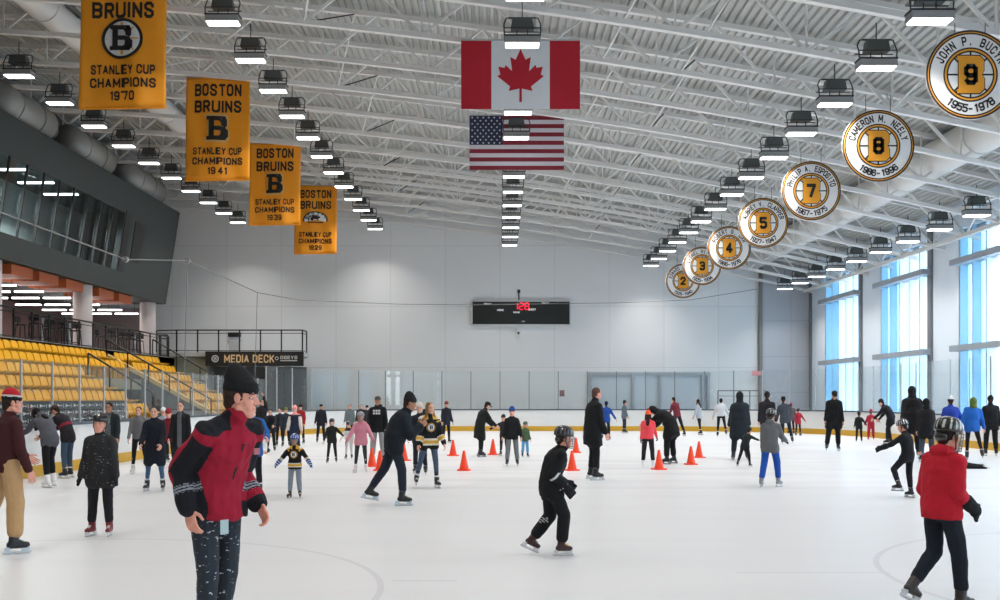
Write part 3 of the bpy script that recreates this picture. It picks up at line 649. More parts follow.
person(139, 474, 406, 172, dict(lean=4, armR=(12, 8, 20, 10), armL=(12, 8, 20, 10), legR=(4, 4, 6), legL=(-6, 6, 6)),
    dict(top=J_((112, 112, 114), .08, .012, name='sweater'), pants=(24, 24, 28), pw=0, hair=(44, 30, 26), hairstyle='short', skates=((200, 200, 202), (225, 225, 225))),
    'young woman in grey sweater and black leggings, left of the long dark coat')
person(155, 491, 406, 176, dict(lean=3, armR=(22, 12, 28, 18), armL=(22, 12, 28, 18), legR=(3, 5, 5), legL=(3, 5, 5)),
    dict(top=J_((26, 30, 40), .42, .036, sleeve=.022), pants=(62, 92, 122), pw=0, hair=(34, 26, 24), skates=((30, 30, 34), (190, 192, 194))),
    'woman in long dark padded coat and blue jeans facing the camera')
person(169, 468, 408, 170, dict(lean=10, hp=10), dict(top=J_((120, 30, 40), .16, .022), pants=(30, 32, 38), hat=('beanie', (140, 40, 50)), skin='pink'), 'small figure in dark red hat and jacket between two people in dark coats', kf=.4)
person(163, 462, 407, 150, dict(lean=6), dict(top=J_((150, 160, 172), .16, .022), pants=(30, 32, 38), hat=('beanie', (214, 216, 220))), 'small pale-hatted figure mostly hidden behind the long dark coat', kf=.2)
person(181, 476, 401, 178, dict(lean=4, armR=(6, 10, 12, 0), armL=(6, 10, 12, 0)),
    dict(top=J_([(30, 31, 34), (96, 98, 102)], .3, .026, paint=lambda J, c: 1 if abs((J['T2'].transposed() @ (c - J['ch'])).x) < .045 and (J['T2'].transposed() @ (c - J['ch'])).y > .02 else 0), pants=(34, 40, 52), hair=(40, 28, 24)),
    'dark-haired man in open black coat over grey shirt, left of the red jacket')
person(252, 496, 402, 170, dict(lean=12, armR=(12, 20, 40, 0), armL=(16, 26, 60, 0)), dict(top=J_((30, 96, 170), .2, .034, sleeve=.03), pants=(30, 32, 38), hat=('beanie', (26, 26, 30))), 'person in bright blue jacket almost hidden behind the man in red')
# ---- middle-left group
person(271, 452, 409, 176, dict(lean=12, armR=(38, 12, 30, 20), armL=(38, 12, 30, 20), hp=16), dict(top=J_((28, 30, 36), .2, .026), pants=(30, 32, 38), hair=(24, 22, 22)), 'person in black jacket leaning over a penguin skating aid')
person(262, 447, 399, 150, dict(lean=4, armL=(150, 20, 20, 0)), dict(top=J_((34, 32, 34), .2, .022), pants=(30, 30, 34), hair=(40, 28, 24)), 'dark-clothed person with a raised arm, behind the blue jacket')
person(280, 446, 408, 186, dict(lean=4), dict(top=J_((30, 34, 48), .2, .022), pants=(26, 28, 34), hair=(30, 24, 22)), 'person in navy jacket right of the penguin skating aid')
person(286, 447, 407, 176, dict(lean=4), dict(top=J_((42, 50, 58), .2, .022), pants=(26, 28, 34), hat=('beanie', (96, 102, 56))), 'person in olive green knitted hat left of the woman in a navy vest')
person(295, 455, 405, 180, dict(lean=3, armR=(4, 12, 10, 0), armL=(4, 12, 10, 0)),
    dict(top=J_([(34, 42, 62), (214, 206, 198), (230, 160, 150)], .2, .026, name='vest', paint=lambda J, c: 1 if any(segt(c, J['sh' + k], J['el' + k])[1] < .085 * J['S'] and segt(c, J['sh' + k], J['el' + k])[0] > .12 or segt(c, J['el' + k], J['wr' + k])[1] < .08 * J['S'] for k in 'RL') else (2 if (J['T2'].transposed() @ (c - J['ch'])).z > .07 * J['S'] else 0)),
         pants=(30, 32, 38), hat=('beanie', (226, 150, 150)), skin='pink', hair=(180, 120, 80)), 'woman in navy vest with cream sleeves and pink hat, facing the camera')
person(301, 444, 404, 200, dict(lean=3), dict(top=J_((150, 30, 36), .2, .022), pants=(26, 28, 34), hat=('beanie', (30, 26, 30))), 'person in red jacket and dark hat behind the pink hat')
kid, JK = person(295, 498, 433, 183, dict(lean=3, armR=(6, 38, 10, 0), armL=(10, 38, 12, 0), hp=4, legR=(3, 4, 4, 14), legL=(3, 4, 4, 14)),
    dict(top=J_([BK, (222, 168, 50), (214, 210, 204)], .14, .034, sleeve=.026, name='jersey', paint=jersey), pants=(132, 142, 154), pw=.022, hat=('helmet', (36, 70, 150), True, (200, 206, 214)), gloves=((30, 62, 130), 'hockey'), gpaint=(190, 200, 214), skates=((58, 38, 34), (70, 66, 64))),
    'small child in black and gold hockey jersey with blue helmet and blue gloves', kf=.9)
emblem(kid, JK, .085, .04)
person(321, 443, 404, 168, dict(lean=4, armR=(6, 12, 14, 0), armL=(4, 10, 14, 0), legR=(10, 6, 4), legL=(-8, 4, 16)), dict(top=J_((30, 33, 42), .2, .024), pants=(28, 31, 40), hat=('cap', (26, 28, 34))), 'person in dark jacket skating near the far boards, left of the child in black jersey')
person(332, 463, 418, 180, dict(lean=5, armR=(8, 18, 12, 0), armL=(24, 50, 6, 0), legR=(3, 6, 4), legL=(3, 6, 4)), dict(top=J_((32, 34, 34), .16, .028), pants=(30, 32, 34), hat=('helmet', (52, 36, 36), False), skates=((34, 34, 38), (190, 190, 194))), 'child in black top and dark helmet holding an arm out to the side', kf=.6)
person(349, 459, 421, 190, dict(lean=6, armR=(14, 24, 12, 0)), dict(top=J_([(200, 200, 200), (40, 40, 44)], .16, .026, paint=lambda J, c: 1 if (J['T2'].transposed() @ (c - J['ch'])).z > 0 else 0), pants=(196, 196, 196), hat=('helmet', (30, 30, 34), False, (210, 210, 210))), 'small child in white and black with dark helmet, beside pink jacket', kf=.9)
person(350, 441, 404, 185, dict(lean=4), dict(top=J_((100, 108, 112), .2, .022), pants=(30, 32, 36), hair=(30, 26, 24)), 'person in grey jacket by the far boards, left of two dark heads')
person(361, 439.6, 404, 175, dict(lean=4), dict(top=J_((36, 38, 44), .2, .022), pants=(30, 32, 36), hair=(24, 22, 22)), 'dark-haired person in black by the far boards, behind the pink jacket')
person(367, 438.2, 405, 170, dict(lean=4), dict(top=J_((48, 46, 50), .2, .022), pants=(30, 32, 36), hat=('beanie', (34, 32, 36))), 'person in dark beanie by the far boards, left of the capped man')
person(361, 473, 411, 184, dict(lean=5, armR=(10, 26, 14, 0), armL=(10, 30, 14, 0), legR=(4, 5, 4, 12), legL=(4, 5, 4, 12)), dict(top=J_((206, 132, 150), .14, .028, sleeve=.02, hoodback=True), pants=(48, 54, 58), pw=.0, hat=('helmet', (150, 140, 150), True, (90, 84, 96)), skates=((222, 206, 210), (226, 226, 226)), gloves=((160, 110, 124), 'glove')), 'girl in pink jacket and grey helmet with white skates', kf=.4)
hm_, JH = person(378, 463, 396, 184, dict(lean=3, armR=(10, 12, 20, 20), armL=(6, 12, 18, 10)), dict(top=J_([(22, 24, 28)], .16, .028, name='hoodie', hoodback=True), pants=(142, 146, 150), pw=.02, hat=('cap', (84, 76, 78)), skin='tan'), 'man in black hoodie with white print, grey sweatpants and a cap')
mb = MB()
for r_ in range(2):
    for c_ in range(3): q = JH['ch'] + JH['T2'] @ V((-.09 + c_ * .07, .155, -.02 - r_ * .07)) * JH['S']; mb.box(q.x, q.x + .05, q.y, q.y + .004, q.z, q.z + .045)
obj('chest_print', mb, M_pwj, hm_)
# ---- man in black beanie, skating right
person(394, 505, 393, 84, dict(lean=24, hunch=4, armR=(20, 6, 112, 20), armL=(24, 8, 116, 20), hp=14, legR=(16, 3, 14, 6), legL=(-20, 4, 14, 6, 12)),
    dict(top=J_((26, 32, 40), .16, .050, sleeve=.034, fold=.014), pants=(34, 40, 52), pw=.016, hat=('beanie', (28, 26, 30)), slouch=.02, skin='tan', skates=((28, 30, 34), (196, 214, 226))),
    'man in dark jacket and pointed dark beanie gliding right with hands at his face')
person(420, 475, 402, 184, dict(lean=6, armR=(10, 10, 20, 0), legR=(-8, 4, 12), legL=(8, 4, 8)), dict(top=J_((32, 36, 46), .2, .026), pants=(30, 34, 42), hat=('beanie', (204, 190, 178)), skates=((36, 36, 40), (190, 190, 192))), 'person in cream beanie and dark jacket behind the girl in the hockey jersey')
girl, JG = person(429, 488, 402, 160, dict(lean=4, armR=(4, 12, 14, 10), armL=(8, 14, 16, 10), hy=-24, legR=(-14, 8, 8, 10), legL=(10, 4, 8, 10)),
    dict(top=J_([BK, (206, 160, 62), (214, 206, 190)], .16, .032, sleeve=.024, name='jersey', paint=jersey), pants=(70, 84, 104), pw=.0, hair=(120, 88, 48), hairstyle='long', skates=((30, 30, 34), (206, 208, 210)),
         pcols=[(30, 30, 34)], ppaint=lambda J, c: 1 if c.z < .34 * J['S'] and (c.z * 18 / J['S']) % 2 < 1.4 else 0), 'long-haired girl in black and gold hockey jersey and jeans')
emblem(girl, JG, .072, .036)
person(446, 443, 401, 150, dict(lean=5), dict(top=J_((34, 38, 48), .2, .022), pants=(30, 32, 38), hat=('beanie', (120, 44, 50))), 'person in dark red hat and navy jacket beyond the girl in the hockey jersey')
person(428, 444, 402, 190, dict(lean=5), dict(top=J_((36, 42, 40), .2, .022), pants=(30, 32, 38), hair=(26, 24, 24)), 'dark-haired person glimpsed between the cream beanie and the hockey jersey')
# ---- centre
person(480, 457, 402, 70, dict(lean=24, armR=(30, 6, 20, 10), armL=(30, 6, 20, 10), hp=26, legR=(2, 4, 6), legL=(10, 10, 8)), dict(top=J_((27, 29, 30), .44, .04, flare=.03, sleeve=.028), pants=(26, 27, 30), hat=('cap', (24, 25, 28)), skates=((26, 26, 30), (120, 122, 126))), 'figure in long black coat and cap bending over near the cones')
person(504, 456, 414, 200, dict(lean=10, armR=(20, 60, 10, 0), armL=(10, 12, 10, 0)), dict(top=J_((46, 44, 50), .2, .026), pants=(40, 34, 40), hat=('beanie', (46, 40, 46))), 'child in dark jacket with arm out, behind the boy in blue hat', kf=.6)
person(512, 466, 406, 182, dict(lean=3, armR=(4, 14, 8, 0), armL=(4, 14, 8, 0), legR=(6, 4, 4), legL=(-2, 5, 4)), dict(top=J_((28, 30, 34), .16, .034, sleeve=.024), pants=(112, 118, 120), pw=.022, hat=('beanie', (38, 64, 130)), skates=((34, 34, 38), (206, 206, 208)), skin='pink'), 'boy in black jacket, grey trousers and blue hat facing the camera', kf=.55, build=.92)
person(525, 457, 421, 160, dict(lean=8, armR=(10, 20, 20, 0)), dict(top=J_((72, 96, 70), .16, .026), pants=(84, 150, 196), pw=.024, hat=('helmet', (70, 84, 70), False)), 'small child in green jacket and light blue trousers', kf=.95)
# ---- child in black, centre foreground
def kp(J, c):
    q = J['T2'].transposed() @ (c - J['ch'])
    t, d = segt(c, J['elR'], J['wrR'])
    return 1 if (d < .09 * J['S'] and (.02 < t < .14 or .80 < t < .86)) else 0
ck, JC = person(550, 555, 425, 80, dict(lean=15, hunch=10, armR=(-22, 8, 66, 6), armL=(-12, 10, 70, 6), hp=6, hy=2, legR=(24, 3, 30, 4), legL=(4, 3, 42, 4, 26)),
    dict(top=J_([(22, 24, 28), (200, 202, 204)], .19, .044, sleeve=.036, fold=.012, paint=kp), pants=(22, 24, 28), pw=.034, hat=('helmet', (30, 30, 34), True, (88, 88, 92)), gloves=((24, 26, 30), 'hockey'), skates=((56, 30, 32), (214, 216, 218), (206, 178, 80)), skin='pink',
         pcols=[(28, 66, 78), (170, 172, 174)], ppaint=lambda J, c: (1 if (J['T1'].transposed() @ (c - J['P'])).z > -.36 * J['S'] and abs((c - J['P']).dot(V((0, 1, 0))) + .01) < .02 * J['S'] and c.x > 0 else (2 if .44 * J['S'] < c.z < .52 * J['S'] and c.y < -.02 * J['S'] and math.sin(c.z * 190 + c.y * 160) > .1 else 0))),
    'child in black hockey kit and black caged helmet skating right in the centre foreground', kf=.5)
# ---- tall man in black coat
person(592, 480, 387, 66, dict(lean=8, armR=(8, 8, 12, 0), armL=(8, 8, 14, 0), hp=10, legR=(4, 3, 6, 10), legL=(12, 4, 16, 10)), dict(top=J_((24, 26, 30), .34, .036, sleeve=.022, flare=.015), pants=(26, 28, 32), pw=.014, hair=(92, 68, 60), skin='pink', skates=((30, 30, 32), (196, 198, 200))), 'tall short-haired man in long black coat near the cones, walking right')
person(606, 440, 401, 20, dict(lean=8, armR=(10, 30, 10, 0), armL=(6, 14, 10, 0), legR=(4, 4, 4), legL=(-6, 4, 8)), dict(top=J_((34, 72, 150), .16, .028), pants=(24, 26, 32), hat=('beanie', (24, 34, 62))), 'person in royal blue jacket skating away near the far boards')
person(624, 433, 400, 80, dict(lean=4), dict(top=J_((98, 108, 118), .2, .024), pants=(40, 46, 54), hat=('beanie', (44, 46, 52))), 'person in grey-blue jacket right beside the far boards')
person(648, 467, 409, 14, dict(lean=4, armR=(16, 12, 18, 0), armL=(4, 8, 6, 0), legR=(2, 5, 4), legL=(2, 5, 4)), dict(top=J_((232, 78, 88), .1, .028), pants=(38, 34, 42), pw=.02, hat=('beanie', (236, 92, 52), (170, 30, 60)), hair=(44, 28, 28), hairstyle='long', skates=((220, 220, 222), (230, 230, 230)), gloves=((40, 34, 44), 'glove')), 'child in coral pink jacket and orange bobble hat seen from behind', kf=.4)
person(671, 464, 407, -52, dict(lean=62, armR=(40, 6, 20, 0), armL=(50, 6, 20, 0), hp=60, legR=(6, 8, 8), legL=(6, 6, 8)), dict(top=J_((22, 23, 26), .34, .05, sleeve=.03, flare=.03), pants=(22, 23, 26), pw=.024, hat=('hood', (24, 25, 28)), skates=((26, 26, 30), (110, 112, 116))), 'adult in black coat bent double beside the child in coral')
person(677, 437, 397, -30, dict(lean=14, roll=-8, armR=(10, 10, 10, 0), armL=(10, 10, 10, 0), hp=20, legR=(-14, 10, 4), legL=(4, 6, 6)), dict(top=J_((110, 40, 52), .12, .016, name='sweater'), pants=(28, 30, 38), hair=(36, 28, 26)), 'person in maroon sweater leaning left by the far boards')
person(699, 435, 399, -50, dict(lean=6, legR=(4, 6, 6), legL=(-12, 6, 6)), dict(top=J_((168, 176, 184), .16, .022, name='hoodie'), pants=(26, 27, 32), pw=0, hair=(36, 40, 44), hairstyle='long'), 'person in light grey hoodie and black leggings by the far boards')
person(721, 437, 398, 12, dict(lean=22, armR=(14, 24, 6, 0), armL=(4, 20, 4, 0), legR=(-22, 10, 10), legL=(14, 4, 14)), dict(top=J_((190, 194, 200), .08, .014, name='sweater'), pants=(26, 27, 32), pw=0, hair=(24, 22, 24), hairstyle='bun'), 'person in pale grey top and black leggings leaning forward on skates')
# ---- right of centre
person(740, 460, 391, 8, dict(lean=9, armR=(14, 14, 20, 0), armL=(10, 14, 14, 0), legR=(6, 6, 10), legL=(-2, 6, 8)), dict(top=J_((30, 38, 46), .40, .06, sleeve=.036, flare=.03), pants=(28, 34, 42), pw=.02, hat=('hood', (30, 34, 42)), skates=((26, 26, 30), (110, 112, 116))), 'broad adult in long dark slate coat seen from behind, beside a small child', build=1.08)
person(745, 467, 427, 40, dict(lean=34, roll=8, armR=(60, 40, 10, 0), armL=(20, 20, 10, 0), hp=20, legR=(4, 10, 8), legL=(-4, 14, 10)), dict(top=J_((30, 34, 36), .16, .03, sleeve=.02), pants=(26, 28, 32), pw=.016, hat=('beanie', (40, 44, 46)), skates=((30, 30, 32), (190, 190, 194))), 'small child in black held up by the adult in the slate coat', kf=.8)
person(770, 487, 408, 32, dict(lean=8, hy=16, armR=(30, 14, 34, 0), armL=(14, 10, 20, 0), hp=4, legR=(18, 5, 20, 16), legL=(-6, 4, 14, 6)), dict(top=J_((98, 100, 104), .16, .034, sleeve=.026, hoodback=True, name='hoodie', fold=.009), pants=(34, 82, 170), pw=.022, hat=('helmet', (30, 30, 34), False, (170, 172, 176)), gloves=((26, 27, 32), 'mitt'), skates=((140, 146, 152), (214, 216, 220))), 'child in grey hoodie, bright blue trousers and black helmet skating away', kf=.45)
person(767, 452, 391, 20, dict(lean=6, armR=(6, 10, 10, 0)), dict(top=J_((34, 32, 38), .2, .03), pants=(50, 60, 84), pw=.01, hat=('beanie', (30, 28, 32))), 'adult in dark plum jacket and jeans behind the child in a grey hoodie')
person(785, 444, 396, 14, dict(lean=12, roll=-8, armR=(10, 10, 14, 0), legR=(-4, 12, 14), legL=(8, 0, 14)), dict(top=J_((62, 68, 78), .2, .026), pants=(30, 34, 44), hat=('beanie', (26, 26, 30))), 'person in slate jacket and dark hat leaning behind the grey hoodie child')
person(791, 434.6, 402, 20, dict(lean=6), dict(top=J_((96, 84, 88), .2, .022), pants=(50, 44, 50), hat=('beanie', (150, 92, 100))), 'person in dusty pink hat near the far right boards')
person(798, 436, 408, 40, dict(lean=8, armR=(10, 30, 8, 0)), dict(top=J_((160, 40, 58), .2, .026), pants=(60, 34, 40), hair=(50, 40, 36)), 'child in crimson jacket near the far right boards', kf=.7)
person(834, 451, 391, 192, dict(lean=6, hp=26, armR=(8, 14, 10, 0), armL=(6, 10, 8, 0), legR=(4, 8, 4), legL=(2, 2, 4)), dict(top=J_((22, 23, 26), .3, .05, sleeve=.03), pants=(22, 23, 26), pw=.022, hat=('cap', (28, 28, 32)), skin='tan', skates=((30, 30, 32), (190, 192, 196))), 'big man in black jacket and black trousers looking down near the right boards', build=1.12)
person(859, 442, 411, 20, dict(lean=10, armR=(16, 34, 10, 0), armL=(6, 14, 6, 0)), dict(top=J_((28, 28, 32), .2, .03), pants=(26, 26, 30), pw=.016, hat=('beanie', (30, 34, 36))), 'small child in black beside the child in red snowsuit', kf=.9)
person(871, 440, 409, 10, dict(lean=6, armR=(20, 50, 10, 0), armL=(10, 20, 10, 0)), dict(top=J_((160, 34, 56), .16, .034, sleeve=.026), pants=(166, 36, 58), pw=.034, hat=('beanie', (150, 50, 70)), skates=((150, 40, 60), (200, 200, 202))), 'small child in red snowsuit holding hands near the right boards', kf=.9)
person(891, 444, 399, -50, dict(lean=40, armR=(30, 10, 10, 0), armL=(36, 10, 10, 0), hp=26, legR=(20, 6, 30), legL=(10, 6, 10)), dict(top=J_((26, 28, 34), .3, .036), pants=(26, 28, 34), pw=.02, hat=('beanie', (24, 26, 30))), 'adult in black leaning down towards the child in red snowsuit')
# ---- right edge group
person(912, 458, 386, 20, dict(lean=8, hp=14, armR=(10, 12, 10, 0)), dict(top=J_((24, 24, 28), .36, .06, sleeve=.034), pants=(24, 24, 28), pw=.02, hat=('hood', (24, 24, 28))), 'tall adult in black hooded coat behind the child with raised arm', build=1.05)
person(927, 462, 398, 10, dict(lean=10, hp=6, armR=(10, 14, 10, 0)), dict(top=J_((26, 26, 30), .3, .05, sleeve=.03), pants=(60, 70, 88), pw=.02, hat=('hood', (22, 22, 24))), 'dark hooded adult directly behind the helmet of the child in red')
person(951, 458, 395, 16, dict(lean=8, armR=(20, 30, 14, 0), armL=(8, 10, 8, 0)), dict(top=J_((40, 66, 160), .3, .04, sleeve=.028), pants=(76, 84, 104), pw=.03, pcols=[(150, 156, 170)], ppaint=lambda J, c: 1 if (c.z * 16) % 1 < .25 or (c.x * 16) % 1 < .25 else 0, hat=('beanie', (224, 224, 228), (230, 230, 232), (40, 40, 60))), 'person in blue jacket, plaid trousers and white bobble hat seen from behind')
person(957, 468, 440, -80, dict(lean=80, lie=True, S=.86, hp=60, armR=(90, 10, 10, 0), armL=(60, 20, 20, 0), legR=(-82, 5, 4, 8, -60), legL=(-78, 6, 8, 8, -60)), dict(top=J_((40, 120, 160), .14, .026), pants=(26, 27, 32), pw=.014, hat=('beanie', (40, 60, 90)), skates=((210, 210, 214), (214, 214, 216))), 'fallen child in teal jacket and black trousers lying on the ice', Y=24.2)
person(972, 460, 397, 18, dict(lean=8, roll=6, armR=(10, 16, 10, 0), armL=(-16, 20, 8, 0), legR=(-18, 10, 10), legL=(12, 2, 10)), dict(top=J_((34, 96, 180), .16, .03, sleeve=.022), pants=(30, 28, 32), pw=.0, hat=('hood', (88, 104, 44)), skates=((32, 32, 36), (150, 150, 154))), 'child in bright blue jacket and green furry hat skating away')
person(991, 456, 395, 10, dict(lean=5, armR=(6, 12, 10, 0), armL=(6, 12, 10, 0)), dict(top=J_((26, 27, 30), .2, .04, sleeve=.028), pants=(26, 27, 30), pw=.018, hat=('beanie', (26, 27, 30))), 'adult in black jacket and black hat at the right edge')
person(908, 498, 419, -48, dict(lean=10, armL=(44, 34, 20, 0), armR=(10, 14, 12, 0), hp=14, hy=-10, legL=(34, 26, 60, 8), legR=(2, 3, 6, 10)), dict(top=J_((28, 29, 34), .16, .03, sleeve=.022), pants=(26, 27, 32), pw=.014, hat=('helmet', (24, 26, 32), False, (206, 208, 212)), gloves=((28, 30, 36), 'hockey'), skates=((28, 28, 32), (190, 190, 194)), skin='pink'), 'child in black with black and white helmet reaching an arm out to the left', kf=.4)
person(941, 611, 416, 66, dict(lean=4, hunch=4, hy=6, armR=(-12, 10, 66, 8), armL=(-8, 10, 58, 10), hp=10, legR=(14, 3, 12, 4), legL=(6, 3, 48, 4, 24)),
    dict(top=J_((176, 26, 44), .12, .042, sleeve=.026, hoodback=True, fold=.010), pants=(26, 32, 42), pw=.018, hat=('helmet', (28, 28, 30), True, (178, 182, 182)), gloves=((26, 28, 32), 'hockey'), hair=(30, 26, 26), skates=((40, 36, 36), (190, 196, 200))),
    'child in bright red jacket and black and white helmet in the right foreground', kf=.6)
# ---- penguin skating aids
def aid(x, y, h, rz, lab, bodycol):
    t = thing('skating_aid', lab, 'skating aid', (x, y, 0), rz); k = h / .95
    mb = MB(); ell(mb, (0, 0, .40 * k), Matrix.Identity(3), .20 * k, .17 * k, .36 * k); ell(mb, (0, 0, .78 * k), Matrix.Identity(3), .13 * k, .13 * k, .15 * k); ell(mb, (0, 0, .1 * k), Matrix.Identity(3), .22 * k, .20 * k, .10 * k)
    bd_ = mk('figure_body', [remesh(mb, .012, 2)], [fab(*bodycol), fab(232, 232, 232)], lambda c: 1 if c.y < -.04 * k and abs(c.x) < .14 * k and c.z < .68 * k else 0, t)
    mb = MB(); capsule(mb, (0, -.10 * k, .78 * k), (0, -.19 * k, .76 * k), .03 * k, .008 * k); obj('beak', mb, fab(230, 150, 40), t, True)
    for s in (-1, 1):
        mb = MB(); capsule(mb, (s * .10 * k, -.05 * k, .03 * k), (s * .12 * k, -.24 * k, .03 * k), .03 * k, .03 * k); obj('runner_foot', mb, fab(230, 150, 40), t, True)
        mb = MB(); mb.tube([V((s * .15, .08, .62)) * k, V((s * .20, .17, .70)) * k, V((s * .14, .22, .72)) * k], .016, 8); obj('handle', mb, M_b2, t)
aid(-7.25, 30.6, .95, .1, 'black and white penguin-shaped skating aid held by the person in black jacket', (30, 32, 36))
aid(-9.1, 18.2, .95, .3, 'white skating aid in front of the bending woman in grey', (226, 226, 228))
# ================================================================== ENVIRONMENT
M_white = mat('painted_white', srgb(205, 207, 208), .6)
M_steel = mat('white_roof_steel', srgb(196, 197, 194), .5, var=.05)
M_deckm = mat('roof_deck_metal', srgb(180, 182, 180), .55, var=.04, vscale=.6)
M_dark = mat('dark_metal', srgb(38, 41, 43), .5)
M_black = mat('black_metal', srgb(22, 23, 25), .45)
M_alu = mat('aluminium', srgb(175, 178, 182), .35, metal=.7)
M_yel = mat('kick_yellow', srgb(205, 160, 40), .5)
M_conc = mat('concrete', srgb(128, 128, 126), .85, var=.12, bump=.2)
M_glass = glassmat('rink_glass', (.97, .99, .99), .75, haze=.010)
M_emit = mat('lamp_diffuser', (1, 1, 1), .5, emit=6)

def Zc(x): return 10.62 - .135 * x - .0028 * x * x          # underside of the roof trusses
TY0 = 55.0; TDY = 2.68
trY = [TY0 - TDY * k for k in range(0, 24)]
XL, XR = -24.0, 17.5

# ---- ice and floors
def ice_material():
    m = bpy.data.materials.new('rink_ice'); m.use_nodes = True; nt = m.node_tree; b = nt.nodes['Principled BSDF']
    b.inputs['Roughness'].default_value = .34; b.inputs['Specular IOR Level'].default_value = .22
    tc = nt.nodes.new('ShaderNodeTexCoord'); sp = nt.nodes.new('ShaderNodeSeparateXYZ'); nt.links.new(tc.outputs['Object'], sp.inputs[0])
    def M(op, a, b_=None, c=None):
        n = nt.nodes.new('ShaderNodeMath'); n.operation = op
        for i, v in enumerate((a, b_, c)):
            if v is None: continue
            if isinstance(v, (int, float)): n.inputs[i].default_value = v
            else: nt.links.new(v, n.inputs[i])
        return n.outputs[0]
    X, Y = sp.outputs[0], sp.outputs[1]
    def band(v, c, w): return M('COMPARE', v, c, w)
    masks = []
    for cx, cy, r in ((-4.5, 8.6, 3.45), (7.2, 9.2, 3.5), (-4.2, 41, 4.5), (10.2, 41, 4.5)):
        d = M('SQRT', M('ADD', M('POWER', M('SUBTRACT', X, cx), 2), M('POWER', M('SUBTRACT', Y, cy), 2)))
        masks.append(band(d, r, .03))
    masks.append(M('MULTIPLY', band(Y, 9.75, .025), band(X, 3.05, .75)))
    masks.append(M('MULTIPLY', band(Y, 9.3, .025), band(X, -.7, .3)))
    tot = masks[0]
    for k in masks[1:]: tot = M('MAXIMUM', tot, k)
    ln = M('MAXIMUM', band(Y, 18.9, .12), band(Y, 24.5, .08))
    ln = M('MAXIMUM', ln, band(Y, 36, .3))
    # long scuffed streaks from skating and resurfacing
    mp = nt.nodes.new('ShaderNodeMapping'); mp.inputs['Scale'].default_value = (.12, .9, 1); nt.links.new(tc.outputs['Object'], mp.inputs[0])
    n1 = nt.nodes.new('ShaderNodeTexNoise'); n1.inputs['Scale'].default_value = 1.0; n1.inputs['Detail'].default_value = 7; n1.inputs['Roughness'].default_value = .6
    nt.links.new(mp.outputs[0], n1.inputs['Vector'])
    r1 = nt.nodes.new('ShaderNodeMapRange'); r1.inputs['From Min'].default_value = .48; r1.inputs['From Max'].default_value = .72; r1.inputs['To Min'].default_value = 0; r1.inputs['To Max'].default_value = 1
    nt.links.new(n1.outputs['Fac'], r1.inputs['Value'])
    cone_zone = M('MULTIPLY', M('COMPARE', Y, 25.5, 5.5), M('COMPARE', X, 1.5, 7.5))
    amt = M('MULTIPLY', r1.outputs[0], M('ADD', M('MULTIPLY', cone_zone, .38), .10))
    n2 = nt.nodes.new('ShaderNodeTexNoise'); n2.inputs['Scale'].default_value = .35; n2.inputs['Detail'].default_value = 3
    nt.links.new(tc.outputs['Object'], n2.inputs['Vector'])
    a = nt.nodes.new('ShaderNodeMixRGB'); a.inputs['Color1'].default_value = srgb(218, 219, 222) + (1,); a.inputs['Color2'].default_value = srgb(160, 165, 172) + (1,)
    nt.links.new(amt, a.inputs['Fac'])
    b2 = nt.nodes.new('ShaderNodeMixRGB'); b2.inputs['Color2'].default_value = srgb(180, 176, 184) + (1,)
    nt.links.new(a.outputs[0], b2.inputs['Color1']); nt.links.new(M('MULTIPLY', tot, .42), b2.inputs['Fac'])
    c2 = nt.nodes.new('ShaderNodeMixRGB'); c2.inputs['Color2'].default_value = srgb(175, 180, 195) + (1,)
    nt.links.new(b2.outputs[0], c2.inputs['Color1']); nt.links.new(M('MULTIPLY', ln, .28), c2.inputs['Fac'])
    nt.links.new(c2.outputs[0], b.inputs['Base Color'])
    bp = nt.nodes.new('ShaderNodeBump'); bp.inputs['Strength'].default_value = .12; bp.inputs['Distance'].default_value = .02
    n3 = nt.nodes.new('ShaderNodeTexNoise'); n3.inputs['Scale'].default_value = 6; n3.inputs['Detail'].default_value = 8
    mp2 = nt.nodes.new('ShaderNodeMapping'); mp2.inputs['Scale'].default_value = (.6, 1.4, 1); nt.links.new(tc.outputs['Object'], mp2.inputs[0]); nt.links.new(mp2.outputs[0], n3.inputs['Vector'])
    nt.links.new(n3.outputs['Fac'], bp.inputs['Height']); nt.links.new(bp.outputs[0], b.inputs['Normal'])
    return m
BX0, BX1, BY0, BY1, BR = -10.0, 16.0, -9.5, 51.5, 8.5
def rink_path(step=1.44, off=0.0, near=True):
    """points round the boards, starting at the near left, going up the left side"""
    pts = []
    x0, x1, y0, y1 = BX0 - off, BX1 + off, BY0 - off, BY1 + off; r = BR + off
    def seg(a, b, n):
        for i in range(n): t = i / n; pts.append((a[0] + (b[0] - a[0]) * t, a[1] + (b[1] - a[1]) * t))
    def arc(cx, cy, a0, a1, n):
        for i in range(n): t = a0 + (a1 - a0) * i / n; pts.append((cx + r * math.cos(t), cy + r * math.sin(t)))
    nS = int((BY1 - BY0 - 2 * BR) / step); nA = int(BR * math.pi / 2 / step); nE = int((BX1 - BX0 - 2 * BR) / step)
    seg((x0, BY0 + BR), (x0, BY1 - BR), nS); arc(BX0 + BR, BY1 - BR, math.pi, math.pi / 2, nA)
    seg((BX0 + BR, y1), (BX1 - BR, y1), nE); arc(BX1 - BR, BY1 - BR, math.pi / 2, 0, nA)
    seg((x1, BY1 - BR), (x1, BY0 + BR), nS); arc(BX1 - BR, BY0 + BR, 0, -math.pi / 2, nA)
    seg((BX1 - BR, y0), (BX0 + BR, y0), nE); arc(BX0 + BR, BY0 + BR, -math.pi / 2, -math.pi, nA)
    return pts
p = rink_path()
struct('floor_ice', MB().add([(x, y, 0) for x, y in p], [tuple(range(len(p)))]), ice_material())
struct('floor', MB().box(XL - 2, 18.2, -14, 58, -.3, -.02), M_conc)

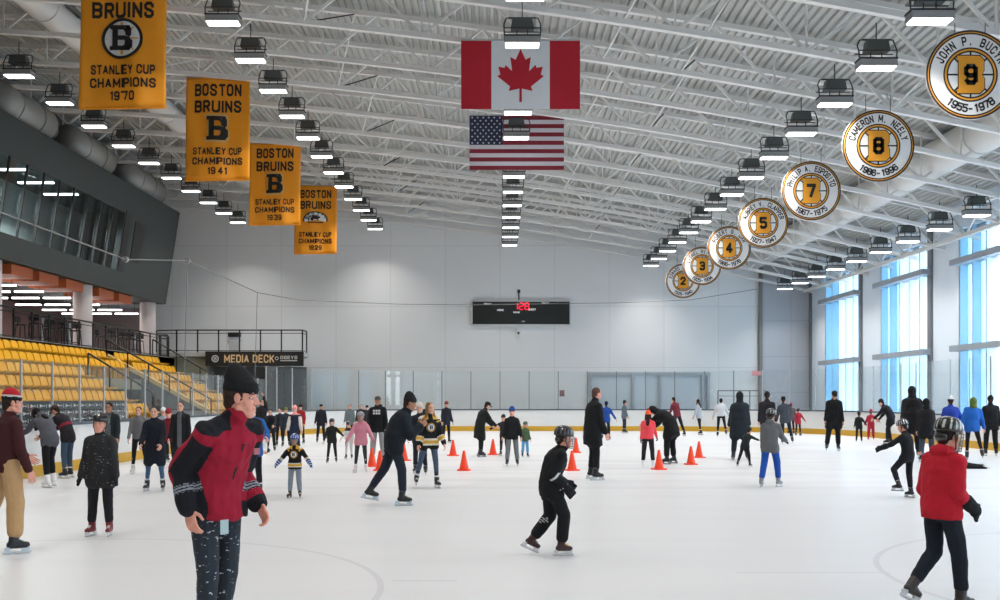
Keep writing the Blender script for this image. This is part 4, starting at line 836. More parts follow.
def ring(off0, off1, z0, z1):
    a = rink_path(off=off0); b = rink_path(off=off1); n = len(a); mb = MB()
    vs = [(x, y, z0) for x, y in a] + [(x, y, z0) for x, y in b] + [(x, y, z1) for x, y in b] + [(x, y, z1) for x, y in a]
    fs = []
    for i in range(n):
        j = (i + 1) % n
        for k in range(4): fs.append((k * n + i, k * n + j, ((k + 1) % 4) * n + j, ((k + 1) % 4) * n + i))
    mb.add(vs, fs); return mb
boards = thing('rink_boards', 'white dasher boards with yellow kick strip and glass around the ice', 'rink boards')
M_board = mat('board_plastic', srgb(226, 228, 228), .35, var=.04, vscale=1.2)
obj('board_panel', ring(.0, .12, .0, 1.07), M_board, boards)
obj('kickplate', ring(-.02, .0, .0, .25), M_yel, boards)
obj('cap_rail', ring(-.04, .16, 1.07, 1.13), mat('cap_rail', srgb(70, 80, 92), .4), boards)
gp = rink_path(off=.06)
n_all = len(gp)
nS = int((BY1 - BY0 - 2 * BR) / 1.44)
cnt = 0
for i in range(n_all):
    a = gp[i]; b = gp[(i + 1) % n_all]
    my = (a[1] + b[1]) / 2; mx_ = (a[0] + b[0]) / 2
    if my < 14: continue
    if abs(mx_ / my) > .62: continue
    left_side = mx_ < -9.5 and my < 43
    top = 2.5 if left_side else 3.06
    d = Vector((b[0] - a[0], b[1] - a[1], 0)).normalized(); nrm = Vector((-d.y, d.x, 0))
    g = MB(); A = Vector((a[0], a[1], 0)) + d * .02; B = Vector((b[0], b[1], 0)) - d * .02; t = nrm * .008
    g.hexa([A - t + Vector((0, 0, 1.13)), B - t + Vector((0, 0, 1.13)), B + t + Vector((0, 0, 1.13)), A + t + Vector((0, 0, 1.13))],
           [A - t + Vector((0, 0, top)), B - t + Vector((0, 0, top)), B + t + Vector((0, 0, top)), A + t + Vector((0, 0, top))])
    obj('glass_pane', g, M_glass, boards)
    obj('stanchion', MB().box(a[0] - .02, a[0] + .02, a[1] - .02, a[1] + .02, 1.13, top + .02), (mat('stanchion', srgb(120, 126, 132), .4, metal=.3) if abs(mx_ - 3) < 10.5 else mat('side_stanchion', srgb(196, 200, 204), .4, metal=.3)), boards)

# ---- end wall
def wall_material(name, col, px=3.05, pz=3.4, x0=0, amt=.18, rough=.7, pw=.02):
    m = bpy.data.materials.new(name); m.use_nodes = True; nt = m.node_tree; b = nt.nodes['Principled BSDF']; b.inputs['Roughness'].default_value = rough
    tc = nt.nodes.new('ShaderNodeTexCoord'); mp = nt.nodes.new('ShaderNodeMapping')
    mp.inputs['Rotation'].default_value = (R(90), 0, 0); mp.inputs['Location'].default_value = (x0, 0, 0)
    nt.links.new(tc.outputs['Object'], mp.inputs[0])
    br = nt.nodes.new('ShaderNodeTexBrick'); br.offset = 0; br.inputs['Scale'].default_value = 1
    br.inputs['Brick Width'].default_value = px; br.inputs['Row Height'].default_value = pz; br.inputs['Mortar Size'].default_value = pw; br.inputs['Mortar Smooth'].default_value = .3
    c = Vector(col); br.inputs['Color1'].default_value = tuple(col) + (1,); br.inputs['Color2'].default_value = tuple(c * .97) + (1,); br.inputs['Mortar'].default_value = tuple(c * (1 - amt)) + (1,)
    nt.links.new(mp.outputs[0], br.inputs['Vector']); nt.links.new(br.outputs['Color'], b.inputs['Base Color'])
    return m
M_endwall = wall_material('end_wall_panels', srgb(226, 228, 230))
WY = 55.8
struct('wall_end', MB().prism([(XL, -.3), (14.55, -.3), (14.55, 12), (XL, 16)], WY, WY + .3), M_endwall)
M_greypanel = wall_material('grey_metal_panels', srgb(182, 184, 190), 1.5, 2.0, .3, .25, .3)
struct('wall_end_corner', MB().prism([(14.6, -.3), (17.6, -.3), (17.6, 12), (14.6, 12)], WY - .1, WY + .3), M_greypanel)
struct('trim_1', MB().box(14.42, 14.6, WY - .22, WY, 0, 9.0), M_conc)
# light ledge running across the wall at the level of the door heads

# ---- roof deck with corrugations running away from the camera
mb = MB(); xs = []; x = XL; k = 0
while x < 18.3:
    for dx, dz in ((0, 0), (.10, 0), (.12, .075), (.19, .075)): xs.append((x + dx, dz))
    x += .21
vs = []; n = len(xs)
for y in (-14, 20, 56.2):
    for (xx, dz) in xs: vs.append((xx, y, Zc(xx) + 1.62 + dz))
mb.add(vs, [(j * n + i, j * n + i + 1, (j + 1) * n + i + 1, (j + 1) * n + i) for j in range(2) for i in range(n - 1)])
struct('ceiling', mb, M_deckm)

# ---- roof trusses
PAN = 3.0
nodes_b = [-23 + PAN * i for i in range(14)]                       # lower chord nodes
def chord(mb, off, w, h):
    xs = [XL + .0 + i * 1.5 for i in range(28)]
    xs = [x for x in xs if x < 17.4] + [17.4]
    for i in range(len(xs) - 1):
        a, b = xs[i], xs[i + 1]; za, zb = Zc(a) + off, Zc(b) + off
        mb.hexa([(a, -w, za), (b, -w, zb), (b, w, zb), (a, w, za)], [(a, -w, za + h), (b, -w, zb + h), (b, w, zb + h), (a, w, za + h)])
        
M_truss = mat('truss_paint', srgb(222, 222, 220), .5)
proto = thing('roof_truss', '', 'roof truss', (0, 0, 0), 0, 'roof trusses')
mb = MB(); chord(mb, 0, .075, .13); obj('lower_chord', mb, M_truss, proto)
mb = MB(); chord(mb, 1.38, .075, .13); obj('upper_chord', mb, M_truss, proto)
for i in range(13):
    xb = nodes_b[i]; xt = xb + PAN / 2; xn = xb + PAN
    obj('web_strut', MB().beam((xb, 0, Zc(xb) + .07), (xt, 0, Zc(xt) + 1.42), .07, .07), M_truss, proto)
    obj('web_strut', MB().beam((xt, 0, Zc(xt) + 1.42), (xn, 0, Zc(xn) + .07), .07, .07), M_truss, proto)
    obj('web_strut', MB().beam((xb, 0, Zc(xb) + .07), (xb, 0, Zc(xb) + 1.42), .045, .045), M_truss, proto)
    obj('gusset', MB().box(xb - .14, xb + .14, -.02, .02, Zc(xb) + .05, Zc(xb) + .16), M_truss, proto)
vis = [y for y in trY if y > 9]
for i, y in enumerate(vis):
    lab = 'white steel roof truss spanning the rink, %s from the far wall' % ORD[i]
    if i == 0: proto.location = (0, y, 0); proto['label'] = lab
    else: dup(proto, (0, y, 0), 0, lab, 'roof trusses')
# cross bracing and long runs between trusses
for j, xb in enumerate((-11.0, -5.0, 2.6, 4.6, 10.0)):
    b = thing('bracing_run', 'thin steel diagonal bracing between trusses, %s line from the left' % ORD[j], 'bracing', (xb, 0, 0), 0, 'bracing lines')
    for i in range(1, len(vis) - 1):
        y0, y1 = vis[i], vis[i - 1]; z = Zc(xb)
        if i % 2: obj('brace', MB().beam((0, y0, z + .06), (.9, y1, z + 1.3), .035), M_dark if j in (1, 3) else M_truss, b)
        else: obj('brace', MB().beam((.9, y0, z + 1.3), (0, y1, z + .06), .035), M_truss, b)
eg = thing('eave_girder', 'long white steel lattice girder along the top of the window wall', 'steel girder', (16.75, 30, 0))
for dz, nm_ in ((0, 'lower_chord'), (.95, 'upper_chord')): obj(nm_, MB().box(-.07, .07, -20, 25, Zc(16.75) + dz - .07, Zc(16.75) + dz + .07), M_truss, eg)
for k in range(32):
    a_ = -19.5 + k * 1.34; z_ = Zc(16.75)
    obj('web_strut', MB().beam((0, a_, z_ + (0 if k % 2 else .95)), (0, a_ + 1.34, z_ + (.95 if k % 2 else 0)), .06), M_truss, eg)
# conduit pipes and ducts
def pipe_run(name, label, cat, x, z, r, y0, y1, m, ribs=0, n=20):
    t = thing(name, label, cat, (x, (y0 + y1) / 2, z))
    L = (y1 - y0) / 2
    obj('duct_body', MB().cyl((0, -L, 0), (0, L, 0), r, n=n), m, t, smooth=True)
    if ribs:
        k = -L + ribs / 2
        while k < L: obj('flange', MB().cyl((0, k, 0), (0, k + .06, 0), r + .035, n=n), m, t); k += ribs
    return t
M_duct = mat('duct_white', srgb(214, 214, 212), .5)
pipe_run('round_duct', 'large white round air duct under the roof beside the windows', 'air duct', 13.6, 9.15, .55, 10, 54, M_duct, 5.2)
pipe_run('round_duct', 'large pale round air duct under the roof above the left banners', 'air duct', -12.9, 12.75, .42, 10, 54, M_duct, 5.2)
for i, (y0, y1) in enumerate(((33.0, 36.4), (38.6, 42.0), (44.4, 48.2))):
    t = pipe_run('ventilation_drum', 'fat grey ventilation drum above the dark press box, %s from the camera' % ORD[i], 'ventilation duct', -16.7, 11.65, .62, y0, y1, mat('duct_grey', srgb(150, 150, 146), .5, metal=.2), 1.6)
    obj('inlet_cowl', MB().cyl((0, (y1 - y0) / 2, 0), (0, (y1 - y0) / 2 + .5, -.1), .62, .42, 20), M_dark, t)

# ---- high-bay lights
hb = thing('high_bay_light', '', 'ceiling light', (0, 0, 0), 0)
obj('diffuser', MB().box(-.37, .37, -.15, .15, 0, .04), M_emit, hb)
mb = MB(); mb.hexa([(-.40, -.18, .025), (.40, -.18, .025), (.40, .18, .025), (-.40, .18, .025)], [(-.395, -.16, .17), (.395, -.16, .17), (.395, .16, .17), (-.395, .16, .17)])
obj('reflector', mb, mat('reflector_grey', srgb(150, 152, 152), .4, metal=.2), hb)
obj('dark_band', MB().box(-.41, .41, -.17, .17, .17, .205), M_dark, hb)
mb = MB(); mb.hexa([(-.26, -.13, .36), (.26, -.13, .36), (.26, .13, .36), (-.26, .13, .36)], [(-.22, -.11, .60), (.22, -.11, .60), (.22, .11, .60), (-.22, .11, .60)])
obj('ballast_box', mb, mat('ballast_grey', srgb(70, 74, 74), .5), hb)
mb = MB()
for s in (-1, 1):
    mb.tube([(s * .40, -.1, .2), (s * .41, -.1, .36), (s * .41, 0, .50), (s * .36, 0, .62), (s * .28, 0, .64)], .016, 6); mb.beam((s * .12, 0, .2), (s * .12, 0, .37), .02)
mb.beam((-.41, -.13, .36), (.41, -.13, .36), .02); mb.beam((-.41, .13, .36), (.41, .13, .36), .02); mb.beam((-.3, 0, .63), (.3, 0, .63), .03); mb.beam((0, 0, .6), (0, 0, 1.0), .02)
obj('hanging_bracket', mb, M_dark, hb)
LP = bpy.data.lights.new('high_bay_glow', 'AREA'); LP.shape = 'RECTANGLE'; LP.size = .7; LP.size_y = .28; LP.energy = LAMP_W; LP.color = (1.0, .95, .89); LP.spread = R(116)
lo = bpy.data.objects.new('lamp', LP); COL.objects.link(lo); lo.parent = hb; lo.location = (0, 0, -.012)
rows = [('along the left press box', -13.9, 28.9, 10.98), ('beside the yellow banners', -6.7, 24.2, 10.75), ('along the middle of the roof', .5, 22.5, 9.62),
        ('beside the round number signs', 8.1, 18.85, 8.78), ('in front of the window wall', 15.2, 31.9, 7.5)]
first = True
for name, x, ys, z in rows:
    y = ys; n = 0; ylist = []
    while y < 54.3: ylist.append(y); y += TDY
    for i, y in enumerate(ylist):
        lab = 'glowing high-bay light %s, %s from the camera' % (name, ORD[i])
        if first: hb.location = (x, y, z); tag(hb, lab, None, 'high-bay lights ' + name); first = False
        else: dup(hb, (x, y, z), 0, lab, 'high-bay lights ' + name)
    y = ys - 1 * TDY
    while y > -9: 
        dup(hb, (x, y, z), 0, 'high-bay light %s, overhead near the camera' % name, 'high-bay lights ' + name); y -= 1.5 * TDY

# ---- right window wall
RX = 17.3
cols = [55.6 - 7.75 * i for i in range(0, 9)]
M_blue = mat('pale_blue_wall_panel', srgb(226, 238, 250), .6)
M_frame = mat('window_frame_grey', srgb(150, 158, 168), .45)
M_fin = mat('window_fin', srgb(178, 206, 226), .4)
M_wglass = glassmat('window_glass', (.97, .99, 1.0), .8)
M_frost = glassmat('frosted_window_glass', (.66, .88, .96), .8, haze=.72, hazecol=(.55, .78, .90))
mb = MB(); ZT = 8.05
mb.box(RX, RX + .4, -12, 56, 8.05, 10.6).box(RX, RX + .4, -12, 56, -.3, .55)
for yc in cols: mb.box(RX, RX + .4, yc - 2.45, yc + .12, .55, 8.05)
struct('wall_right', mb, M_blue)
for i, yc in enumerate(cols):
    struct('trim_%d' % (10 + i), MB().box(RX - .10, RX - .005, yc - .16, yc + .16, 0, 8.5), mat('column_grey', srgb(120, 124, 130), .5))
for i in range(len(cols) - 1):
    y1 = cols[i] - 2.45; y0 = cols[i + 1] + .12
    w = bpy.data.objects.new('window_%d' % (i + 1), None); COL.objects.link(w); w['kind'] = 'structure'; w.location = (RX + .2, 0, 0)
    n = 5; st = (y1 - y0) / n
    for k in range(n + 1):
        y = y0 + k * st
        obj('window_fin', MB().box(-.2, .2, y - .05, y + .05, .55, 8.05), M_fin, w)
    for k in range(n):
        a = y0 + k * st + .05; b = y0 + (k + 1) * st - .05
        obj('window_pane', MB().box(.09, .11, a, b, .55, 8.05), M_frost if k >= 3 else M_wglass, w)
    for z in (.6, 3.54, 6.75, 7.98): obj('window_transom', MB().box(-.05, .18, y0, y1, z - .05, z + .05), M_frame, w)
    for z in (3.54, 6.75):
        b = tag(obj('wind_beam', MB().box(RX - .46, RX - .14, y0 - .35, y1 - .15, z - .11, z + .11), M_frame), '%s grey horizontal steel beam across the %s window bay from the far corner' % ('lower' if z < 4 else 'upper', ORD[i]), 'steel beam', 'steel beams across the windows')
# exterior ground and a low building across the street
struct('ground_outside', MB().box(18.2, 120, -60, 160, -.6, -.3), mat('snowy_ground', srgb(190, 196, 204), .9))
bl = thing('distant_building', 'pale low building seen through the right windows', 'building', (62, 110, -.3))
obj('building_wall', MB().box(-14, 14, -25, 25, 0, 9), mat('far_building', srgb(190, 198, 210), .8), bl)
for k in range(8): obj('building_window', MB().box(-14.1, -14, -22 + k * 6, -19 + k * 6, 3, 6), mat('far_glass', srgb(120, 140, 165), .3), bl)
# remaining shell
struct('wall_back', MB().box(XL, 17.7, -12.3, -12, -.3, 16), mat('back_wall', srgb(190, 192, 194), .7))
struct('wall_left_outer', MB().box(XL - .3, XL, -12, 56, -.3, 16), mat('left_wall', srgb(150, 140, 138), .7))

# ---- left press box
M_press = mat('press_box_cladding', srgb(50, 57, 57), .55, var=.03, vscale=.5)
PY0, PY1 = 10.0, 50.2
def face_x(z): return -16.78 + (z - 6.45) * (.70 / 4.5)
def facebox(mb, z0, z1, y0, y1, t0=0.0, t1=.25):
    a0, a1 = face_x(z0) + t0, face_x(z1) + t0; b0, b1 = a0 - t1, a1 - t1
    mb.hexa([(a0, y0, z0), (a0, y1, z0), (b0, y1, z0), (b0, y0, z0)], [(a1, y0, z1), (a1, y1, z1), (b1, y1, z1), (b1, y0, z1)])
WZ0, WZ1 = 7.25, 9.75; WE = 43.4
mb = MB(); facebox(mb, WZ1, 11.0, PY0, PY1); facebox(mb, 6.45, WZ0, PY0, PY1); facebox(mb, WZ0, WZ1, WE, PY1)
mb.box(-24, face_x(6.45), PY0, PY1, 6.4, 6.5)
mb.box(-24, face_x(11) - .1, PY0, PY1, 10.9, 11.0)
mb.prism([(-24, 6.45), (face_x(6.45), 6.45), (face_x(11), 11.0), (-24, 11.0)], PY1 - .2, PY1)
struct('wall_left', mb, M_press)
struct('wall_left_room', MB().box(-21, -20.9, PY0, PY1, 6.5, 10.9), mat('press_room_wall', srgb(170, 180, 178), .8))
M_pglass = glassmat('press_glass', (.84, .90, .90), .6)
k = 0; y = WE
while y > 26:
    w = bpy.data.objects.new('window_%d' % (20 + k), None); COL.objects.link(w); w['kind'] = 'structure'
    g = MB(); facebox(g, WZ0, WZ1, y - 1.27, y, -.12, .03); obj('window_pane', g, M_pglass, w)
    g = MB(); facebox(g, WZ0, WZ1, y - .035, y + .035, .01, .07); obj('window_mullion', g, M_black, w)
    y -= 1.27; k += 1
for (a, b, z0, z1) in ((44.7, 45.9, 7.9, 9.6), (43.5, 44.1, 7.25, 9.85)):
    g = MB(); facebox(g, z0, z1, a, b, .03, .04); struct('door_%d' % (3 if a < 44 else 4), g, M_black)
t = None
for k in range(7):
    y = 28.5 + k * 2.3
    o = tag(obj('linear_light', MB().box(-19.3, -17.9, y, y + .16, 10.3, 10.36), M_emit), 'bright linear light inside the press box, %s from the camera' % ORD[k], 'ceiling light', 'linear lights in the press box')
# columns
M_col = mat('column_paint', srgb(198, 190, 190), .6)
for i, (x, y) in enumerate(((-17.4, 49.4), (-17.4, 41.7), (-17.4, 34.1))):
    tag(obj('round_column', MB().cyl((x, y, 3.7), (x, y, 6.42), .38, n=28), M_col, smooth=False), 'white round concrete column under the press box, %s from the far end' % ORD[i], 'column', 'columns under the press box')
# concourse
struct('floor_concourse', MB().box(-24, -16.35, -12, 50.2, 3.25, 3.7), M_conc)
mb = MB().box(-23.9, -23.7, -12, 55.7, 3.7, 6.4); struct('wall_concourse', mb, mat('concourse_wall', srgb(120, 92, 88), .8))
struct('wall_concourse_end', MB().box(-24, -19.3, 54.5, 54.7, 3.7, 6.6), mat('concourse_end', srgb(160, 140, 140), .8))
M_wood = mat('orange_wood', srgb(178, 92, 52), .5, var=.15, vscale=3)
for i, y in enumerate((34.8, 36.9, 39.2, 42.4, 44.6)):
    struct('trim_%d' % (30 + i), MB().box(-18.5, -17.0, y, y + 1.6, 6.02, 6.38), M_wood)
for iy, y in enumerate((36.65, 38.85, 41.3, 44.3, 46.9, 49.0)):
    for ix, x in enumerate((-18.3, -19.6, -20.9)):
        lt = thing('tube_light', 'white hanging tube light over the concourse, row %s from the camera, %s from the rail' % (ORD[iy], ORD[ix]), 'ceiling light', (x, y, 5.8), 0, 'tube lights over the concourse')
        obj('tube', MB().box(-.55, .55, -.05, .05, 0, .06), M_emit, lt)
        for q in (-.4, .4): obj('hanging_rod', MB().beam((q, 0, .06), (q, 0, .6), .015), M_black, lt)
cl = bpy.data.lights.new('concourse_glow', 'AREA'); cl.size = 3; cl.size_y = 14; cl.shape = 'RECTANGLE'; cl.energy = 420; cl.color = (1, .85, .78)
o = bpy.data.objects.new('concourse_lamp', cl); COL.objects.link(o); o.location = (-20, 43, 5.95)
cl = bpy.data.lights.new('press_glow', 'AREA'); cl.size = 2; cl.size_y = 16; cl.shape = 'RECTANGLE'; cl.energy = 1500
o = bpy.data.objects.new('press_lamp', cl); COL.objects.link(o); o.location = (-18.6, 35, 9.2)
# shop-front glazing at the back of the concourse
sf = thing('shop_front', 'dark glazed shop front at the back of the concourse', 'shop front', (-22.6, 38, 3.7))
obj('glazing', MB().box(0, .05, -6, 4.5, 0, 2.1), mat('dark_glazing', srgb(34, 40, 44), .15), sf)
for k in range(7): obj('frame', MB().box(-.02, .1, -6 + k * 1.75 - .04, -6 + k * 1.75 + .04, 0, 2.1), M_black, sf)
obj('frame', MB().box(-.02, .1, -6, 4.5, 2.1, 2.2), M_black, sf)
# railings
def railing(label, pts, h=1.05, step=1.3, m=None, double=True, base=True):
    t = thing('railing', label, 'railing', pts[0]); o0 = Vector(pts[0]); m = m or M_black
    P = [Vector(q) - o0 for q in pts]
    for a, b in zip(P[:-1], P[1:]):
        L = (b - a).length; n = max(1, round(L / step))
        for k in range(n + 1):
            q = a + (b - a) * k / n
            obj('post', MB().beam(q, q + Vector((0, 0, h)), .06), m, t)
        up = Vector((0, 0, h)); obj('top_rail', MB().beam(a + up, b + up, .06), m, t)
        if double: obj('mid_rail', MB().beam(a + up * .86, b + up * .86, .03), m, t)
        if base: obj('bottom_rail', MB().beam(a + up * .08, b + up * .08, .035), m, t)
    return t
railing('black railing along the concourse edge above the near yellow seats', [(-16.5, 26, 3.7), (-16.5, 49.8, 3.7)])
railing('black railing around the media deck above its sign', [(-17.3, 50.35, 3.98), (-16.2, 50.1, 3.98), (-9.9, 50.1, 3.98), (-9.9, 51.2, 3.98)], 1.12, 1.05)
railing('black railing post group beside the white far column', [(-16.62, 49.95, 3.7), (-17.0, 50.1, 3.7)], 1.15, .5)
# bar tables and stools on the concourse
def bar_table(x, y, lab):
    t = thing('bar_table', lab, 'table', (x, y, 3.7), 0, 'bar tables on the concourse')
    obj('table_top', MB().cyl((0, 0, 1.02), (0, 0, 1.06), .38, n=20), M_black, t); obj('pedestal', MB().cyl((0, 0, .03), (0, 0, 1.02), .04, n=10), M_alu, t); obj('foot', MB().cyl((0, 0, 0), (0, 0, .03), .26, n=20), M_black, t)
def bar_stool(x, y, lab, rz=0):
    t = thing('bar_stool', lab, 'stool', (x, y, 3.7), rz, 'bar stools on the concourse')
    obj('seat', MB().box(-.19, .19, -.19, .19, .72, .77), M_black, t); obj('backrest', MB().box(-.19, .19, .16, .19, .85, 1.08), M_black, t)
    for sx in (-1, 1):
        for sy in (-1, 1): obj('leg', MB().beam((sx * .22, sy * .22, 0), (sx * .16, sy * .16, .72), .03), M_black, t)
    obj('footrest', MB().box(-.2, .2, -.2, -.18, .25, .28), M_black, t)
    obj('back_post', MB().box(-.03, .03, .16, .19, .72, 1.0), M_black, t)
for i, y in enumerate((37.8, 40.2, 45.2, 47.4)):
    bar_table(-17.3, y, 'small round black bar table behind the railing, %s from the camera' % ORD[i])
    for j, (dx, dy, rz) in enumerate(((-.1, .72, 0), (.1, -.72, math.pi), (-.75, 0, R(90)))):
        bar_stool(-17.3 + dx, y + dy, 'black bar stool %s the %s bar table from the camera' % (('behind', 'in front of', 'left of')[j], ORD[i]), rz)

# ---- seating stand
TX, TZ, T0X, T0Z = .75, .42, -12.2, .78
M_seat = mat('seat_yellow', srgb(236, 178, 32), .4)
NEAR1 = 35.2; FAR0, FAR1 = 41.6, 47.4
mb = MB()
for k in range(6):
    x1 = T0X - TX * k + .35; x0 = x1 - TX; z = T0Z + TZ * k
    y1 = NEAR1 if k < 4 else FAR1
    mb.box(-16.34, x1, 8, y1, z - TZ if k else -.02, z)
    if k < 4: mb.box(-16.35, x1, FAR0, FAR1, z - TZ if k else -.02, z)
struct('floor_stand', mb, mat('stand_concrete', srgb(150, 140, 120), .85, var=.1))
struct('wall_stand', MB().prism([(T0X + .5, -.02), (T0X + .5, .9), (-16.2, 3.35), (-16.35, 3.35), (-16.35, -.02)], FAR0 - .22, FAR0 - .02), mat('stand_side', srgb(104, 106, 108), .8))
struct('trim_3', MB().beam((T0X + .55, FAR0 - .12, .93), (-16.3, FAR0 - .12, 3.45), .26, .16), mat('tan_stringer', srgb(226, 196, 130), .6))
struct('wall_stand_near', MB().prism([(T0X + .5, -.02), (T0X + .5, .9), (-14.6, 2.45), (-14.6, -.02)], NEAR1, NEAR1 + .15), mat('stand_side', srgb(104, 106, 108), .8))
struct('wall_concourse_edge', MB().box(-16.5, -16.35, 8, 50.2, -.02, 3.72), mat('edge_grey', srgb(165, 165, 160), .8))
def hand_rail(lab, p0, p1, n=4, m=None):
    t = thing('stair_handrail', lab, 'handrail', p0); a = Vector((0, 0, 0)); b = Vector(p1) - Vector(p0)
    for k in range(n + 1): q = a + b * k / n; obj('post', MB().beam(q, q + Vector((0, 0, .9)), .045), m or M_black, t)
    obj('rail', MB().tube([a + Vector((0, 0, .9)), b + Vector((0, 0, .9))], .035), m or M_black, t)
hand_rail('black sloping handrail beside the grey side wall of the far seats', (-16.2, FAR0 - .4, 3.2), (-11.9, FAR0 - .4, .75), 5)
hand_rail('black sloping handrail down from the far column past the bright yellow seats', (-16.6, FAR1 + .4, 3.6), (-13.2, FAR1 + .4, 1.6), 3)
hand_rail('black handrail at the open end of the near yellow seats', (-14.7, NEAR1 + .5, 2.4), (-12.4, NEAR1 + .5, 1.0), 3)
def seat_mesh():
    mb = MB()
    mb.hexa([(-.02, -.215, .34), (.38, -.205, .40), (.38, .205, .40), (-.02, .215, .34)], [(-.02, -.215, .39), (.40, -.205, .45), (.40, .205, .45), (-.02, .215, .39)])
    mb.prism([(-.215, .36), (.215, .36), (.205, .62), (.17, .70), (.09, .735), (-.09, .735), (-.17, .70), (-.205, .62)], -.05, 0, 'yz')
    mb.v = [(x - (.28 * (z - .36) if y_ else 0), y, z) for (x, y, z), y_ in zip(mb.v, [i >= 8 for i in range(len(mb.v))])]
    mb.box(.02, .12, -.19, -.15, 0, .40).box(.02, .12, .15, .19, 0, .40)
    me = mb.mesh('stadium_seat', M_seat)
    return me
sm = seat_mesh(); sobj = bpy.data.objects.new('stadium_seat', sm)
tag(sobj, '', 'seat'); nseat = 0
def seat_row(k, y0, y1, stand):
    global nseat
    x = T0X - TX * k - .1; z = T0Z + TZ * k; y = y1 - .3; i = 0
    while y > y0:
        if -x / y < .505 and nseat < 296:
            o = sobj if nseat == 0 else sobj.copy(); COL.objects.link(o); o.location = (x, y, z)
            o['label'] = 'yellow moulded seat in the %s stand, %s row up, %s from the far end' % (stand, ORD[k], ORD[min(i, 39)])
            o['group'] = 'yellow seats in the %s stand' % stand; nseat += 1
        y -= .5; i += 1
for k in range(6): seat_row(k, FAR0, FAR1, 'far')
for k in range(6): seat_row(k, 8, NEAR1 if k < 4 else FAR0 - .6, 'near')

# ---- sponsor board behind the bench
sb = thing('sponsor_board', 'dark navy board with rows of small white marks behind the bench', 'board', (-11.6, 27, 0))
obj('panel', MB().box(-.06, 0, -8, 4.1, 0, 1.62), mat('navy_board', srgb(22, 34, 42), .5), sb)
mk = MB()
for r_ in range(6):
    z = 1.50 - r_ * .185; y = -7.8 + (r_ % 2) * .12
    while y < 3.9:
        mk.add([(.004, y, z - .045), (.004, y, z + .045), (.004, y + .2, z)], [(0, 2, 1)])
        mk.add([(.004, y + .2, z - .012), (.004, y + .30, z - .012), (.004, y + .30, z + .012), (.004, y + .2, z + .012)], [(0, 1, 2, 3)])
        mk.add([(.004, y + .36, z - .05), (.004, y + .39, z - .05), (.004, y + .39, z + .05), (.004, y + .36, z + .05)], [(0, 1, 2, 3)])
        y += .5
mo = obj('white_marks', mk, mat('print_white', srgb(220, 222, 222), .6), sb); mo['kind'] = 'stuff'
# bench shelter behind far-left boards
struct('wall_bench', MB().box(-12.3, -11.7, 31.3, 41.3, 0, .62), M_dark)

# ---- media deck
md = struct('floor_media_deck', MB().prism([(-17.9, 50.25), (-16.2, 50.0), (-9.8, 50.0), (-9.8, 51.2), (-11.3, 55.8), (-17.9, 55.8)], 3.78, 3.98, 'xy'), mat('deck_edge', srgb(178, 180, 178), .7))
struct('wall_deck_side', MB().box(-17.9, -14.75, 50.3, 50.5, 2.6, 3.78), mat('olive_grey', srgb(150, 150, 132), .8))
struct('wall_deck_under', MB().box(-14.75, -10.0, 51.6, 51.8, 0, 3.3), mat('under_deck', srgb(92, 96, 100), .8))
sg = thing('deck_sign', 'black sign reading media deck in tan capitals below the railing', 'sign', (-12.25, 49.95, 3.66))
obj('panel', MB().box(-2.45, 2.45, -.08, .02, -.36, .36), M_black, sg)
mb = MB(); text_fit(mb, 'MEDIA DECK', -.25, 0, 2.5, .40, -.10, .03); obj('lettering', mb, mat('tan_print', srgb(214, 186, 142), .6, emit=.15), sg)
mb = MB(); disc(mb, .13, .18, -.10, 24, -1.95, 0); text_fit(mb, 'B', -1.95, 0, .14, .18, -.10, .03); obj('emblem', mb, mat('print_white', srgb(220, 222, 222), .6), sg)
mb = MB(); text_fit(mb, 'OSEYS', 1.72, .06, .85, .17, -.10, .03); mb.box(1.3, 2.14, -.10, -.095, -.12, -.08); disc(mb, .06, .09, -.10, 16, 1.12, .02); obj('small_lettering', mb, mat('print_white', srgb(220, 222, 222), .6), sg)
dr = struct('door_1', MB().box(-15.1, -14.5, WY - .08, WY, 2.8, 4.85), mat('deck_door', srgb(188, 190, 192), .5))
struct('trim_4', MB().box(-15.2, -14.4, WY - .1, WY, 4.85, 4.95), M_white)
tag(obj('exit_sign_box', MB().box(-15.15, -14.45, WY - .14, WY, 5.1, 5.35), M_black), 'small dark sign box above the white door behind the media deck railing', 'sign')
# overhead door frame, right-hand rails
od = thing('overhead_door', 'wide white overhead door with grey frame behind the far glass', 'door', (8.35, WY - .02, 0))
obj('door_leaf', MB().box(-3.2, 3.2, -.06, 0, 0, 2.95), mat('pale_door', srgb(190, 200, 210), .5), od)
obj('door_header', MB().box(-3.35, 3.35, -.14, 0, 2.95, 3.13), M_alu, od)
for x in (-3.3, -.95, .55, 2.95, 3.25): obj('door_post', MB().box(x - .07, x + .07, -.16, -.06, 0, 2.95), M_alu, od)
railing('grey guard rail behind the glass beside the overhead door', [(11.9, WY - 1.2, 0), (14.5, WY - 1.2, 0)], 2.1, .85, mat('rail_grey', srgb(120, 124, 130), .5))
tag(obj('wall_notice', MB().box(14.0, 14.5, WY - .26, WY - .23, 2.95, 3.2), mat('notice_pink', srgb(226, 150, 150), .6)), 'small pink and white notice near the far right corner', 'sign')
tag(obj('glass_notice', MB().box(3.07, 3.32, BY1 + .03, BY1 + .045, 1.78, 2.1), mat('notice_dark', srgb(120, 90, 95), .6)), 'small square notice stuck on the far glass', 'sign')

